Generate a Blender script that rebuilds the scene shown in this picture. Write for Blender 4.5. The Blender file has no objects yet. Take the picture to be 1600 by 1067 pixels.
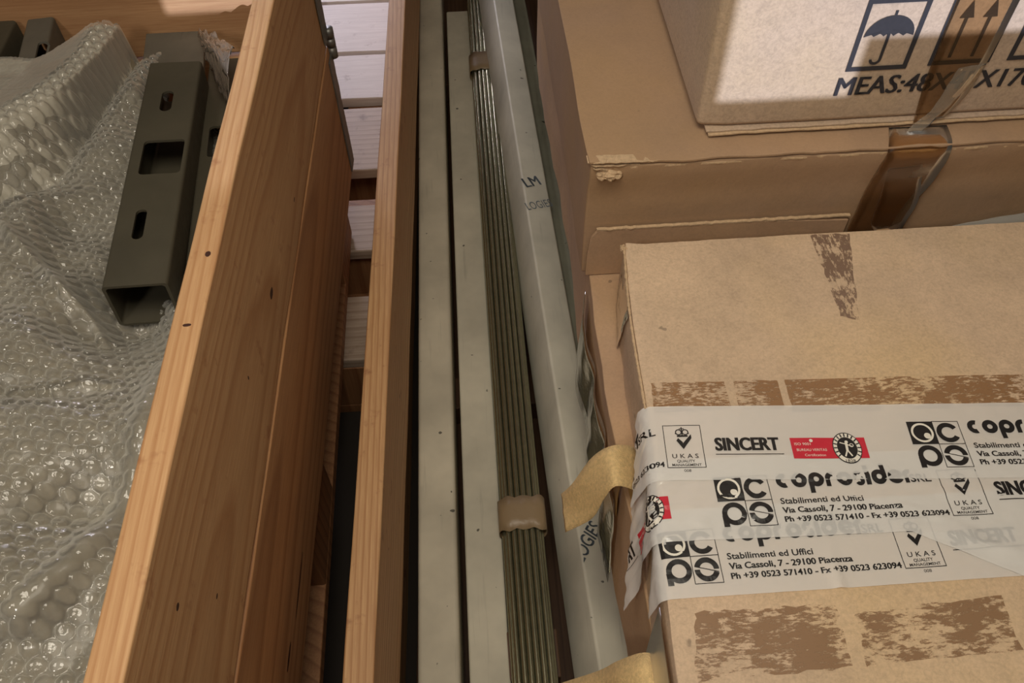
import bpy, bmesh, math, random
import numpy as np
from mathutils import Matrix, Vector, noise as mnoise
random.seed(7)
CZ = 1.22                      # camera height above the floor; all heights below are given relative to the lens
S = bpy.context.scene
C = S.collection

# ------------------------------------------------------------------ camera, world, lights, exposure
cd = bpy.data.cameras.new('camera'); cam = bpy.data.objects.new('camera', cd); C.objects.link(cam)
cd.sensor_width = 36; cd.lens = 1333.0/1600*36; cd.clip_start = 0.02
R = [[0.9975817632, -0.0624843031, 0.0304357941], [-0.0681352750, -0.7927631868, 0.6057095954], [-0.0137189648, -0.6063185974, -0.7951034829]]
m = Matrix(((R[0][0], -R[0][1], -R[0][2], 0), (R[1][0], -R[1][1], -R[1][2], 0), (R[2][0], -R[2][1], -R[2][2], CZ), (0, 0, 0, 1)))
cam.matrix_world = m
S.camera = cam
w = bpy.data.worlds.new('world'); S.world = w; w.use_nodes = True
w.node_tree.nodes['Background'].inputs[0].default_value = (1.0, 0.86, 0.70, 1)
w.node_tree.nodes['Background'].inputs[1].default_value = 0.07
def light(name, kind, loc, target, power, col, size=None, sizey=None):
    l = bpy.data.lights.new(name, kind); o = bpy.data.objects.new(name, l); C.objects.link(o)
    o.location = (loc[0], loc[1], loc[2]+CZ)
    d = Vector(target)-Vector(loc); o.rotation_euler = d.to_track_quat('-Z', 'Y').to_euler()
    l.energy = power; l.color = col
    if kind == 'AREA':
        l.size = size
        if sizey: l.shape = 'RECTANGLE'; l.size_y = sizey
    if kind == 'SPOT': l.shadow_soft_size = size
    return o, l
light('ceiling_lamp', 'AREA', (-0.03, 0.20, 0.42), (0.04, 0.42, -0.8), 7.2, (1.0, 0.91, 0.76), 0.46)
light('front_fill', 'AREA', (-0.9, -0.9, 0.9), (-0.4, 0.8, -0.6), 8.5, (1.0, 0.93, 0.84), 0.25)  # added fill, no real fixture: lifts the far crate wall and lens-facing sides
_, dl = light('doorway_daylight', 'AREA', (-0.62, 2.9, -0.25), (-0.2, 1.6, -1.07), 3.2, (0.88, 0.84, 1.0), 0.4)
dl.spread = math.radians(75)
sd = Vector((0.12, 0.96, -0.25)).normalized()
sun, sl = light('sun', 'SUN', (0, -2.5, 0.6), tuple(Vector((0, -2.5, 0.6))+sd), 3.9, (0.70, 0.79, 1.0)); sl.angle = math.radians(0.25)
S.view_settings.view_transform = 'Standard'; S.view_settings.look = 'None'
S.view_settings.exposure = 0.1; S.view_settings.gamma = 1; S.view_settings.use_curve_mapping = False

# ------------------------------------------------------------------ node helpers
def newmat(name):
    mt = bpy.data.materials.new(name); mt.use_nodes = True
    nt = mt.node_tree; b = nt.nodes['Principled BSDF']
    return mt, nt, b
def N(nt, t, **k):
    n = nt.nodes.new(t)
    for a, v in k.items(): setattr(n, a, v)
    return n
def lin(c):
    f = lambda v: (v/255/12.92) if v/255 <= 0.04045 else ((v/255+0.055)/1.055)**2.4
    return (f(c[0]), f(c[1]), f(c[2]), 1)
def coords(nt, scale=(1, 1, 1), rot=(0, 0, 0), loc=(0, 0, 0)):
    tc = N(nt, 'ShaderNodeTexCoord'); mp = N(nt, 'ShaderNodeMapping')
    mp.inputs['Scale'].default_value = scale; mp.inputs['Rotation'].default_value = rot; mp.inputs['Location'].default_value = loc
    nt.links.new(tc.outputs['Object'], mp.inputs[0]); return mp.outputs[0]
def noise(nt, vec, sc, det=3, rough=.5, dist=0):
    n = N(nt, 'ShaderNodeTexNoise'); n.inputs['Scale'].default_value = sc; n.inputs['Detail'].default_value = det
    n.inputs['Roughness'].default_value = rough; n.inputs['Distortion'].default_value = dist
    nt.links.new(vec, n.inputs['Vector']); return n.outputs['Fac']
def ramp(nt, fac, stops):
    r = N(nt, 'ShaderNodeValToRGB'); e = r.color_ramp.elements
    while len(e) < len(stops): e.new(0.5)
    for i, (p, c) in enumerate(stops):
        e[i].position = p; e[i].color = c if len(c) == 4 else (*c, 1)
    nt.links.new(fac, r.inputs[0]); return r.outputs[0]
def mix(nt, fac, a, b, mode='MIX'):
    n = N(nt, 'ShaderNodeMix', data_type='RGBA', blend_type=mode)
    for s, v in ((n.inputs[0], fac), (n.inputs[6], a), (n.inputs[7], b)):
        if isinstance(v, (int, float)): s.default_value = v
        elif isinstance(v, tuple): s.default_value = v
        else: nt.links.new(v, s)
    return n.outputs[2]
def math_(nt, op, a, b=0.0, clamp=False):
    n = N(nt, 'ShaderNodeMath', operation=op, use_clamp=clamp)
    for s, v in ((n.inputs[0], a), (n.inputs[1], b)):
        if isinstance(v, (int, float)): s.default_value = v
        else: nt.links.new(v, s)
    return n.outputs[0]
def bump(nt, b, h, strength=.3, dist=.001):
    n = N(nt, 'ShaderNodeBump'); n.inputs['Strength'].default_value = strength; n.inputs['Distance'].default_value = dist
    nt.links.new(h, n.inputs['Height']); nt.links.new(n.outputs[0], b.inputs['Normal'])

def wood(name, light_c, dark_c, axis='Y', ring=38, seed=0, knots=(), rough=.62, contrast=.75, stain=None):
    mt, nt, b = newmat(name)
    st = {'X': (.07, 1, 1), 'Y': (1, .07, 1), 'Z': (1, 1, .07)}[axis]
    v = coords(nt, st, (0.04, 0.03, 0.02), (seed*1.37, seed*.71, seed*.33))
    warp = noise(nt, v, 7, 2, .5)
    wv = N(nt, 'ShaderNodeTexWave', wave_type='RINGS', rings_direction=axis, wave_profile='SAW')
    wv.inputs['Scale'].default_value = ring; wv.inputs['Distortion'].default_value = 5.5
    wv.inputs['Detail'].default_value = 2; wv.inputs['Detail Scale'].default_value = .35; wv.inputs['Detail Roughness'].default_value = .45
    off = coords(nt, st, (0.03, 0.05, 0.01), (.13+seed*.05, .2*seed, .09+.03*seed)); nt.links.new(off, wv.inputs['Vector'])
    lines = ramp(nt, wv.outputs['Fac'], [(0, (0, 0, 0)), (.55, (.18, .18, .18)), (.86, (1, 1, 1)), (1, (.1, .1, .1))])
    fib = noise(nt, coords(nt, tuple(s*(.6 if s < 1 else 1) for s in st)), 420, 4, .65)
    blot = noise(nt, v, 14, 3, .6, .8)
    c = mix(nt, math_(nt, 'MULTIPLY', lines, contrast), lin(light_c), lin(dark_c))
    c = mix(nt, ramp(nt, fib, [(.35, (1, 1, 1)), (.7, (0, 0, 0))]), c, mix(nt, .5, c, lin(dark_c)))
    c = mix(nt, ramp(nt, blot, [(.45, (0, 0, 0)), (.8, (.55, .55, .55))]), c, mix(nt, .45, c, lin(tuple(x*.8 for x in dark_c))))
    if stain:                                  # dirt and handling marks
        s = noise(nt, coords(nt), 26, 4, .7)
        c = mix(nt, ramp(nt, s, [(.6, (0, 0, 0)), (.72, (.6, .6, .6))]), c, lin(stain))
    h = fib
    if knots:
        tc = coords(nt); tot = None
        for (kx, ky, kz, rx, ry, rz) in knots:
            sb = N(nt, 'ShaderNodeVectorMath', operation='SUBTRACT'); nt.links.new(tc, sb.inputs[0]); sb.inputs[1].default_value = (kx, ky, kz)
            dv = N(nt, 'ShaderNodeVectorMath', operation='DIVIDE'); nt.links.new(sb.outputs[0], dv.inputs[0]); dv.inputs[1].default_value = (rx, ry, rz)
            ln = N(nt, 'ShaderNodeVectorMath', operation='LENGTH'); nt.links.new(dv.outputs[0], ln.inputs[0])
            tot = ln.outputs['Value'] if tot is None else math_(nt, 'MINIMUM', tot, ln.outputs['Value'])
        tot = math_(nt, 'ADD', tot, math_(nt, 'MULTIPLY', noise(nt, coords(nt), 260, 2), .4))
        c = mix(nt, ramp(nt, tot, [(.95, (1, 1, 1)), (1.25, (.5, .5, .5)), (1.7, (0, 0, 0))]), c, lin((62, 30, 16)))
    nt.links.new(c, b.inputs['Base Color']); b.inputs['Roughness'].default_value = rough
    bump(nt, b, h, .35, .0008)
    return mt

def cardboard(name, col, seed=0, blot=.35, fibre=.5, cor=(1, 0, 0)):
    mt, nt, b = newmat(name)
    v = coords(nt, (1, 1, 1), (0, 0, 0), (seed, seed*.3, 0))
    dk = tuple(x*.80 for x in col); lt = tuple(min(255, x*1.10) for x in col)
    c = mix(nt, ramp(nt, noise(nt, v, 9, 5, .62, .4), [(.3, (0, 0, 0)), (.72, (1, 1, 1))]), lin(dk), lin(lt))
    c = mix(nt, blot, lin(col), c)
    warm = (min(255, col[0]*1.02), col[1]*1.01, col[2]*.93)
    c = mix(nt, ramp(nt, noise(nt, v, 5, 3, .5), [(.42, (0, 0, 0)), (.66, (.8, .8, .8))]), c, lin(warm))
    mot = noise(nt, v, 150, 5, .8, 1.2)
    c = mix(nt, math_(nt, 'MULTIPLY', ramp(nt, mot, [(.40, (1, 1, 1)), (.52, (0, 0, 0))]), .28*fibre), c, lin(tuple(x*.72 for x in col)))
    fb = noise(nt, v, 330, 3, .7)
    c = mix(nt, math_(nt, 'MULTIPLY', ramp(nt, fb, [(.35, (1, 1, 1)), (.62, (0, 0, 0))]), .22*fibre), c, lin(tuple(x*.5 for x in col)))
    c = mix(nt, math_(nt, 'MULTIPLY', ramp(nt, noise(nt, v, 90, 4, .75), [(.5, (0, 0, 0)), (.75, (1, 1, 1))]), .3*fibre), c, lin(lt))
    sp = noise(nt, v, 60, 2, .5)
    c = mix(nt, ramp(nt, sp, [(.76, (0, 0, 0)), (.79, (.5, .5, .5))]), c, lin(tuple(x*.45 for x in col)))
    nt.links.new(c, b.inputs['Base Color']); b.inputs['Roughness'].default_value = .82
    h = math_(nt, 'ADD', math_(nt, 'MULTIPLY', fb, .25), noise(nt, v, 34, 4, .6))
    bump(nt, b, h, .35, .0016)
    return mt

def flat(name, col, rough=.5, metal=0.0, var=.0, sc=60, bmp=0, coat=0):
    mt, nt, b = newmat(name); b.inputs['Roughness'].default_value = rough; b.inputs['Metallic'].default_value = metal
    if coat: b.inputs['Coat Weight'].default_value = coat
    v = coords(nt); n = noise(nt, v, sc, 4, .6)
    c = mix(nt, n, lin(tuple(x*(1-var) for x in col)), lin(tuple(min(255, x*(1+var)) for x in col)))
    nt.links.new(c, b.inputs['Base Color'])
    if bmp: bump(nt, b, noise(nt, v, sc*3, 3), bmp, .001)
    return mt

def paint(name, col, rough=.42, seed=0, spot=True):
    """grey-green primer on steel: faint long rub marks, tiny dark specks"""
    mt, nt, b = newmat(name)
    v = coords(nt, (1, 1, 1), (0, 0, 0), (seed, seed, seed)); vs = coords(nt, (1, .06, 1), (0, 0, 0), (seed*.2, 0, 0))
    c = mix(nt, ramp(nt, noise(nt, v, 8, 4, .6), [(.3, (0, 0, 0)), (.7, (1, 1, 1))]), lin(tuple(x*.90 for x in col)), lin(tuple(x*1.06 for x in col)))
    c = mix(nt, ramp(nt, noise(nt, vs, 110, 3, .6), [(.62, (0, 0, 0)), (.8, (.35, .35, .35))]), c, lin(tuple(x*.62 for x in col)))
    if spot: c = mix(nt, ramp(nt, noise(nt, v, 85, 1, .4), [(.78, (0, 0, 0)), (.80, (.8, .8, .8))]), c, lin((45, 42, 38)))
    nt.links.new(c, b.inputs['Base Color']); b.inputs['Specular IOR Level'].default_value = .25
    r = ramp(nt, noise(nt, v, 30, 4, .7), [(.3, (rough*.8,)*3), (.7, (min(1, rough*1.3),)*3)]); nt.links.new(r, b.inputs['Roughness'])
    return mt

def film(name, col, alpha, rough=.18, bmp=.0, sc=60, coat=.0, facing=.0, var=0.0):
    """thin translucent plastic: part of the light passes, the rest meets a milky glossy skin"""
    mt, nt, b = newmat(name); b.inputs['Base Color'].default_value = lin(col); b.inputs['Roughness'].default_value = rough
    b.inputs['IOR'].default_value = 1.5
    v = coords(nt)
    if bmp: bump(nt, b, noise(nt, v, sc, 3, .6, .6), bmp, .003)
    a = alpha
    if facing:
        lw = N(nt, 'ShaderNodeLayerWeight'); lw.inputs[0].default_value = .45
        a = math_(nt, 'ADD', math_(nt, 'MULTIPLY', lw.outputs['Facing'], facing), alpha, True)
    if var: a = math_(nt, 'ADD', a, math_(nt, 'MULTIPLY', math_(nt, 'SUBTRACT', noise(nt, v, 14, 4, .6), .5), var), True)
    if isinstance(a, float): b.inputs['Alpha'].default_value = a
    else: nt.links.new(a, b.inputs['Alpha'])
    return mt

def milky(name, col, cover, through, rough=.15, bmp=.0, sc=60, ior=1.45, facing=0.0, var=0.0, tint=None):
    """plastic skin lying on things: clear share, milky share that also lets light through, fresnel gloss on top"""
    mt = bpy.data.materials.new(name); mt.use_nodes = True; nt = mt.node_tree; nt.nodes.clear()
    out = N(nt, 'ShaderNodeOutputMaterial'); tr = N(nt, 'ShaderNodeBsdfTransparent'); df = N(nt, 'ShaderNodeBsdfDiffuse'); tl = N(nt, 'ShaderNodeBsdfTranslucent'); gl = N(nt, 'ShaderNodeBsdfGlossy')
    if tint: tr.inputs[0].default_value = (*tint, 1)
    for q in (df, tl): q.inputs['Color'].default_value = lin(col)
    gl.inputs['Roughness'].default_value = rough; fr = N(nt, 'ShaderNodeFresnel'); fr.inputs['IOR'].default_value = ior
    m1, m2, m3 = N(nt, 'ShaderNodeMixShader'), N(nt, 'ShaderNodeMixShader'), N(nt, 'ShaderNodeMixShader')
    m1.inputs[0].default_value = through; nt.links.new(df.outputs[0], m1.inputs[1]); nt.links.new(tl.outputs[0], m1.inputs[2])
    v = coords(nt); a = cover
    if facing:
        lw = N(nt, 'ShaderNodeLayerWeight'); lw.inputs[0].default_value = .5
        a = math_(nt, 'ADD', math_(nt, 'MULTIPLY', math_(nt, 'POWER', lw.outputs['Facing'], 1.8), facing), cover, True)
    if var: a = math_(nt, 'ADD', a, math_(nt, 'MULTIPLY', math_(nt, 'SUBTRACT', noise(nt, v, 14, 4, .6), .5), var), True)
    if isinstance(a, float): m2.inputs[0].default_value = a
    else: nt.links.new(a, m2.inputs[0])
    nt.links.new(tr.outputs[0], m2.inputs[1]); nt.links.new(m1.outputs[0], m2.inputs[2])
    nt.links.new(fr.outputs[0], m3.inputs[0]); nt.links.new(m2.outputs[0], m3.inputs[1]); nt.links.new(gl.outputs[0], m3.inputs[2])
    nt.links.new(m3.outputs[0], out.inputs[0])
    if bmp:
        n = N(nt, 'ShaderNodeBump'); n.inputs['Strength'].default_value = bmp; n.inputs['Distance'].default_value = .003
        nt.links.new(noise(nt, v, sc, 3, .6, .6), n.inputs['Height'])
        for q in (df, gl, fr): nt.links.new(n.outputs[0], q.inputs['Normal'])
    return mt

def residue(name, col, stretch=(.12, 1, 1), sc=170, thr=.45, rough=.35, seed=0, soft=.07):
    """torn remains of parcel tape: streaks where the paper skin came off stay bare"""
    mt, nt, b = newmat(name); b.inputs['Base Color'].default_value = lin(col); b.inputs['Roughness'].default_value = rough
    n1 = noise(nt, coords(nt, stretch, (0, 0, 0), (seed, 0, 0)), sc*1.7, 5, .75)
    n2 = noise(nt, coords(nt, (1, 1, 1), (0, 0, 0), (seed, 0, 0)), 30, 3, .6)
    s = math_(nt, 'ADD', math_(nt, 'MULTIPLY', n1, .6), math_(nt, 'MULTIPLY', n2, .4))
    a = ramp(nt, s, [(thr, (0, 0, 0)), (thr+soft, (.88, .88, .88))])
    nt.links.new(a, b.inputs['Alpha'])
    return mt

M = {}
M['pine_left'] = wood('pine left crate upper', (208, 166, 120), (172, 122, 78), 'Y', 46, 1, [(.0356, .567, -.1407, .006, .009, .0055), (.033, .448, -.117, .004, .002, .003), (.0282, .2204, -.0587, .004, .004, .003), (.0289, .255, -.131, .004, .003, .002), (.039, .728, -.166, .004, .005, .002), (.0262, .4884, 0, .003, .004, .004), (.0211, .4156, 0, .004, .002, .003)], stain=(150, 95, 60))
M['pine_left2'] = wood('pine left crate lower', (192, 144, 98), (146, 98, 60), 'Y', 34, 4, [(.0314, .36, -.37, .004, .05, .003), (.03, .28, -.36, .004, .02, .004), (.036, .70, -.27, .004, .006, .003)])
M['pine_end'] = wood('pine end board', (212, 168, 122), (150, 102, 66), 'X', 22, 2.3, [(-.28, 0, -.04, .02, .01, .004)], contrast=.9)
M['pine_mid'] = wood('pine middle crate', (216, 174, 126), (168, 118, 76), 'Y', 52, 6, [(.040, .633, -.1045, .012, .004, .002), (.040, 1.087, -.155, .012, .003, .002), (.045, .40, -.06, .016, .003, .002)], stain=(140, 88, 60))
M['pine_base'] = wood('pine base board', (104, 76, 54), (70, 46, 30), 'Y', 30, 8)
M['pallet_wood'] = wood('weathered pallet wood', (196, 176, 158), (140, 116, 96), 'X', 24, 3, stain=(110, 90, 78), contrast=.55)
M['pale_boards'] = wood('pale whitewashed boards', (226, 216, 208), (186, 172, 164), 'X', 18, 5, stain=(150, 132, 122), contrast=.22)
M['block_wood'] = wood('pallet block wood', (170, 122, 82), (120, 78, 48), 'Z', 20, 9)
M['card_front'] = cardboard('cardboard tan', (208, 180, 150), 1.3, .5, .8)
M['card_big'] = cardboard('cardboard brown', (168, 137, 108), 2.1, .35, .35)
M['card_low'] = cardboard('cardboard pinkish brown', (182, 149, 118), 5.2, .4, .45)
M['card_marked'] = cardboard('cardboard greyish white tan', (192, 168, 146), 8.4, .25, .9)
M['card_core'] = flat('torn cardboard core', (190, 162, 128), .95, 0, .18, 260, .8)
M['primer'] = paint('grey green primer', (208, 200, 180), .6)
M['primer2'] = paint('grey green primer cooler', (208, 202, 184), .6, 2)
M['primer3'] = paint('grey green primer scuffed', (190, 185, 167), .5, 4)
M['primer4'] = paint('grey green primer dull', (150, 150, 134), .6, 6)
M['black_paint'] = paint('dark grey painted steel', (76, 71, 58), .55, 1, False)
M['dark_plate'] = paint('dark scuffed steel plate', (98, 94, 84), .5, 3, False)
M['zinc'] = flat('zinc plated rod', (164, 162, 136), .24, .88, .12, 90)
M['galv'] = flat('galvanised sheet', (118, 116, 112), .45, .6, .15, 120)
M['ink_black'] = flat('black ink', (30, 27, 26), .4, 0, .1)
M['ink_box'] = flat('dark carton ink', (46, 45, 50), .6, 0, .15, 200)
M['ink_red'] = flat('red ink', (196, 42, 58), .35, 0, .05)
M['ink_white'] = flat('white knock out', (226, 220, 206), .4)
M['ink_grey'] = flat('grey blue stencil ink', (88, 96, 102), .6, 0, .2, 300)
M['white_tape'] = milky('white printed tape', (253, 251, 246), .58, .12, .17, .45, 26)
M['brown_tape'] = milky('brown parcel tape', (126, 90, 54), .07, .3, .32, .06, 34, 1.22, tint=(.94, .87, .77))
M['mask_tape'] = flat('crepe masking tape', (204, 174, 122), .8, 0, .22, 300, 1.0)
M['amber_tape'] = film('aged amber tape', (190, 150, 84), .8, .4, .3, 60)
M['band_tape'] = film('clear tan band tape', (150, 128, 98), .9, .4, .3, 60)
M['clear_film'] = milky('clear wrap film', (214, 202, 184), .20, .4, .14, .20, 45, 1.22, .05)
M['bag'] = milky('clear crumpled bag', (225, 205, 185), .30, .4, .10, .5, 70, 1.5, .4)
M['grey_sheet'] = film('grey foam sheet', (176, 172, 164), .9, .35, .4, 40)
M['bubble'] = milky('bubble film', (246, 241, 228), .17, .3, .06, .12, 160, 1.5, .85, .16)
M['wrap_inner'] = flat('inner wrap layer', (118, 110, 92), .5, 0, .22, 20, .4, coat=.2)
M['pale_wrap'] = flat('pale foam wrapped part', (186, 179, 162), .6, 0, .06, 20, .3)
M['foam_bit'] = flat('pale foam scrap', (220, 212, 200), .7, 0, .1, 50, .3)
M['residue'] = residue('tape residue brown', (150, 112, 76), (.3, 1, 1), 230, thr=.455)
M['residue2'] = residue('tape residue violet brown', (132, 106, 88), (1, .35, 1), 150, .465, .4, 3)
M['residue3'] = residue('tape residue low', (146, 113, 82), (.3, 1, 1), 170, .47, .5, 6, .07)
M['hole_dark'] = flat('inside of tube', (20, 19, 17), .7)
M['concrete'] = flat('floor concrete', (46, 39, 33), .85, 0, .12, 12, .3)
M['plaster'] = flat('plaster wall', (178, 170, 160), .9, 0, .05, 4)

# ------------------------------------------------------------------ object helpers (coordinates relative to the lens height)
def mesh(name, verts, faces, mat, parent=None, smooth=False, origin=None):
    base = Vector(parent.matrix_world.translation) if parent else (Vector((origin[0], origin[1], origin[2]+CZ)) if origin else Vector((0, 0, 0)))
    me = bpy.data.meshes.new(name)
    me.from_pydata([(v[0]-base.x, v[1]-base.y, v[2]+CZ-base.z) for v in verts], [], faces)
    if isinstance(mat, (list, tuple)):
        for q in mat: me.materials.append(q)
    else: me.materials.append(mat)
    if smooth:
        for p in me.polygons: p.use_smooth = True
    me.validate(); me.update()
    o = bpy.data.objects.new(name, me); C.objects.link(o)
    if parent: o.parent = parent
    else: o.location = base
    return o
def tag(o, label=None, cat=None, group=None, kind=None):
    for k, v in (('label', label), ('category', cat), ('group', group), ('kind', kind)):
        if v: o[k] = v
    return o
def empty(name, loc, label, cat, group=None):
    o = bpy.data.objects.new(name, None); C.objects.link(o); o.empty_display_size = .05
    o.location = (loc[0], loc[1], loc[2]+CZ); o.matrix_world = Matrix.Translation(o.location)
    tag(o, label, cat, group); return o
def bevel(o, w=.0015, seg=2, ang=40):
    b = o.modifiers.new('bevel', 'BEVEL'); b.width = w; b.segments = seg; b.limit_method = 'ANGLE'; b.angle_limit = math.radians(ang)
    for p in o.data.polygons: p.use_smooth = True
    n = o.modifiers.new('wn', 'WEIGHTED_NORMAL') if hasattr(bpy.types, 'WeightedNormalModifier') else None
    return o
def nz(x, y, z, f=1.0, seed=0): return mnoise.noise(Vector((x*f+seed*3.1, y*f+seed*1.7, z*f-seed)))
def gridbox(x0, x1, y0, y1, z0, z1, step=.03, warp=None):
    """closed box whose six faces are gridded, corners shared, then warped point by point"""
    cnt = [max(1, int(round(abs(b-a)/step))) for a, b in ((x0, x1), (y0, y1), (z0, z1))]
    cnt = [min(c, 60) for c in cnt]
    ax = [[a+(b-a)*i/n for i in range(n+1)] for (a, b), n in zip(((x0, x1), (y0, y1), (z0, z1)), cnt)]
    idx = {}; V = []; F = []
    def vi(i, j, k):
        if (i, j, k) not in idx:
            idx[(i, j, k)] = len(V); V.append((ax[0][i], ax[1][j], ax[2][k]))
        return idx[(i, j, k)]
    nx, ny, n_z = cnt
    for i in range(nx):
        for j in range(ny):
            F.append([vi(i, j, n_z), vi(i+1, j, n_z), vi(i+1, j+1, n_z), vi(i, j+1, n_z)])
            F.append([vi(i, j, 0), vi(i, j+1, 0), vi(i+1, j+1, 0), vi(i+1, j, 0)])
    for i in range(nx):
        for k in range(n_z):
            F.append([vi(i, 0, k), vi(i+1, 0, k), vi(i+1, 0, k+1), vi(i, 0, k+1)])
            F.append([vi(i, ny, k), vi(i, ny, k+1), vi(i+1, ny, k+1), vi(i+1, ny, k)])
    for j in range(ny):
        for k in range(n_z):
            F.append([vi(0, j, k), vi(0, j, k+1), vi(0, j+1, k+1), vi(0, j+1, k)])
            F.append([vi(nx, j, k), vi(nx, j+1, k), vi(nx, j+1, k+1), vi(nx, j, k+1)])
    if warp: V = [warp(*v) for v in V]
    return V, F
def rotz(pt, c, a):
    x, y = pt[0]-c[0], pt[1]-c[1]
    return (c[0]+x*math.cos(a)-y*math.sin(a), c[1]+x*math.sin(a)+y*math.cos(a), pt[2])
def ribbon(A, B, th, n=4):
    """thin band between two edge polylines, with thickness, smoothly subdivided"""
    def cr(P, t):
        k = min(int(t), len(P)-2); u = t-k
        p = [Vector(P[max(0, min(len(P)-1, k+d))]) for d in (-1, 0, 1, 2)]
        return .5*((2*p[1])+(-p[0]+p[2])*u+(2*p[0]-5*p[1]+4*p[2]-p[3])*u*u+(-p[0]+3*p[1]-3*p[2]+p[3])*u**3)
    m_ = (len(A)-1)*n; V = []; F = []; W_ = 6
    rows = []
    for i in range(m_+1):
        t = i/n; a, b = cr(A, t), cr(B, t); rows.append([a.lerp(b, j/W_) for j in range(W_+1)])
    for s in (0, 1):
        for i, r in enumerate(rows):
            r2 = rows[min(i+1, m_)]; r1 = rows[max(i-1, 0)]
            for j, p in enumerate(r):
                nn = (r2[j]-r1[j]).cross(r[min(j+1, W_)]-r[max(j-1, 0)]).normalized()
                V.append(tuple(p+nn*(th*s)))
    L_ = (m_+1)*(W_+1)
    q = lambda s, i, j: s*L_+i*(W_+1)+j
    for i in range(m_):
        for j in range(W_):
            F.append([q(0, i, j), q(0, i+1, j), q(0, i+1, j+1), q(0, i, j+1)]); F.append([q(1, i, j), q(1, i, j+1), q(1, i+1, j+1), q(1, i+1, j)])
    for i in range(m_):
        F.append([q(0, i, 0), q(1, i, 0), q(1, i+1, 0), q(0, i+1, 0)]); F.append([q(0, i, W_), q(0, i+1, W_), q(1, i+1, W_), q(1, i, W_)])
    for j in range(W_):
        F.append([q(0, 0, j), q(0, 0, j+1), q(1, 0, j+1), q(1, 0, j)]); F.append([q(0, m_, j), q(1, m_, j), q(1, m_, j+1), q(0, m_, j+1)])
    return V, F

# ------------------------------------------------------------------ flat print: letters and marks as 2D meshes
def text2d(s, bold=0.0):
    cu = bpy.data.curves.new('t', 'FONT'); cu.body = s; cu.size = 1; cu.offset = bold; cu.resolution_u = 3
    o = bpy.data.objects.new('t', cu); C.objects.link(o)
    me = bpy.data.meshes.new_from_object(o.evaluated_get(bpy.context.evaluated_depsgraph_get()))
    V = [(v.co.x, v.co.y) for v in me.vertices]; F = [list(p.vertices) for p in me.polygons]
    bpy.data.objects.remove(o); bpy.data.curves.remove(cu); bpy.data.meshes.remove(me)
    return V, F
def put_text(out, s, u0, u1, v0, cap, bold=0.0, rot=0.0, slant=0.0):
    V, F = text2d(s, bold)
    x0 = min(v[0] for v in V); x1 = max(v[0] for v in V)
    H = .72; k = (u1-u0)/(x1-x0)
    res = []
    for x, y in V:
        a, b = (x-x0)*k, y*cap/H; a += b*slant
        res.append((u0+a*math.cos(rot)-b*math.sin(rot), v0+a*math.sin(rot)+b*math.cos(rot)))
    out.append((res, F))
def line2d(out, pts, w_, closed=False):
    P = pts+[pts[0]] if closed else pts
    for i in range(len(P)-1):
        (a, b), (c, d) = P[i], P[i+1]; L_ = math.hypot(c-a, d-b) or 1; nx, ny = -(d-b)/L_*w_/2, (c-a)/L_*w_/2
        ex, ey = (c-a)/L_*w_/2, (d-b)/L_*w_/2
        if not closed and i in (0, len(P)-2): 
            ex0 = ex if i else 0; 
        out.append(([(a+nx-ex, b+ny-ey), (a-nx-ex, b-ny-ey), (c-nx+ex, d-ny+ey), (c+nx+ex, d+ny+ey)], [[0, 1, 2, 3]]))
def arc2d(out, cx, cy, r, w_, a0=0, a1=360, n=28, sx=1.0, w1=None):
    V = []; F = []
    for i in range(n+1):
        a = math.radians(a0+(a1-a0)*i/n); ww = w_ if w1 is None else w_+(w1-w_)*i/n
        for q in (r-ww/2, r+ww/2): V.append((cx+q*math.cos(a)*sx, cy+q*math.sin(a)))
        if i: F.append([2*i-2, 2*i-1, 2*i+1, 2*i])
    out.append((V, F))
def disc2d(out, cx, cy, r, sx=1.0, n=24):
    out.append(([(cx+r*math.cos(6.2832*i/n)*sx, cy+r*math.sin(6.2832*i/n)) for i in range(n)], [list(range(n))]))
def poly2d(out, pts): out.append((list(pts), [list(range(len(pts)))]))
def join2d(lst, step):
    """all shapes of one ink on one surface, cut on a grid so that they can follow a curved tape"""
    bm = bmesh.new()
    for V, F in lst:
        vs = [bm.verts.new((v[0], v[1], 0)) for v in V]
        for f in F:
            try: bm.faces.new([vs[i] for i in f])
            except ValueError: pass
    if step:
        xs = [v.co.x for v in bm.verts]; ys = [v.co.y for v in bm.verts]
        for ax, lo, hi in ((0, min(xs), max(xs)), (1, min(ys), max(ys))):
            k = math.ceil(lo/step)
            while k*step < hi:
                co = Vector((0, 0, 0)); no = Vector((0, 0, 0)); co[ax] = k*step; no[ax] = 1
                bmesh.ops.bisect_plane(bm, geom=bm.verts[:]+bm.edges[:]+bm.faces[:], plane_co=co, plane_no=no)
                k += 1
    bmesh.ops.triangulate(bm, faces=bm.faces[:])
    V = [(v.co.x, v.co.y) for v in bm.verts]; bm.verts.index_update(); F = [[v.index for v in f.verts] for f in bm.faces]
    bm.free(); return V, F
def print_on(name, lst, mp, mat, parent, step=.004, clip=None):
    V, F = join2d(lst, step)
    if clip: F = [f for f in F if all(clip(*V[i]) for i in f)]
    P = [mp(*v) for v in V]
    return mesh(name, P, F, mat, parent)

# ================================================================== SETTING
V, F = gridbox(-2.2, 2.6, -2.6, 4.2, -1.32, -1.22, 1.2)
tag(mesh('floor', V, F, M['concrete'], origin=(0, 0, -1.22)), kind='structure')
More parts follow.
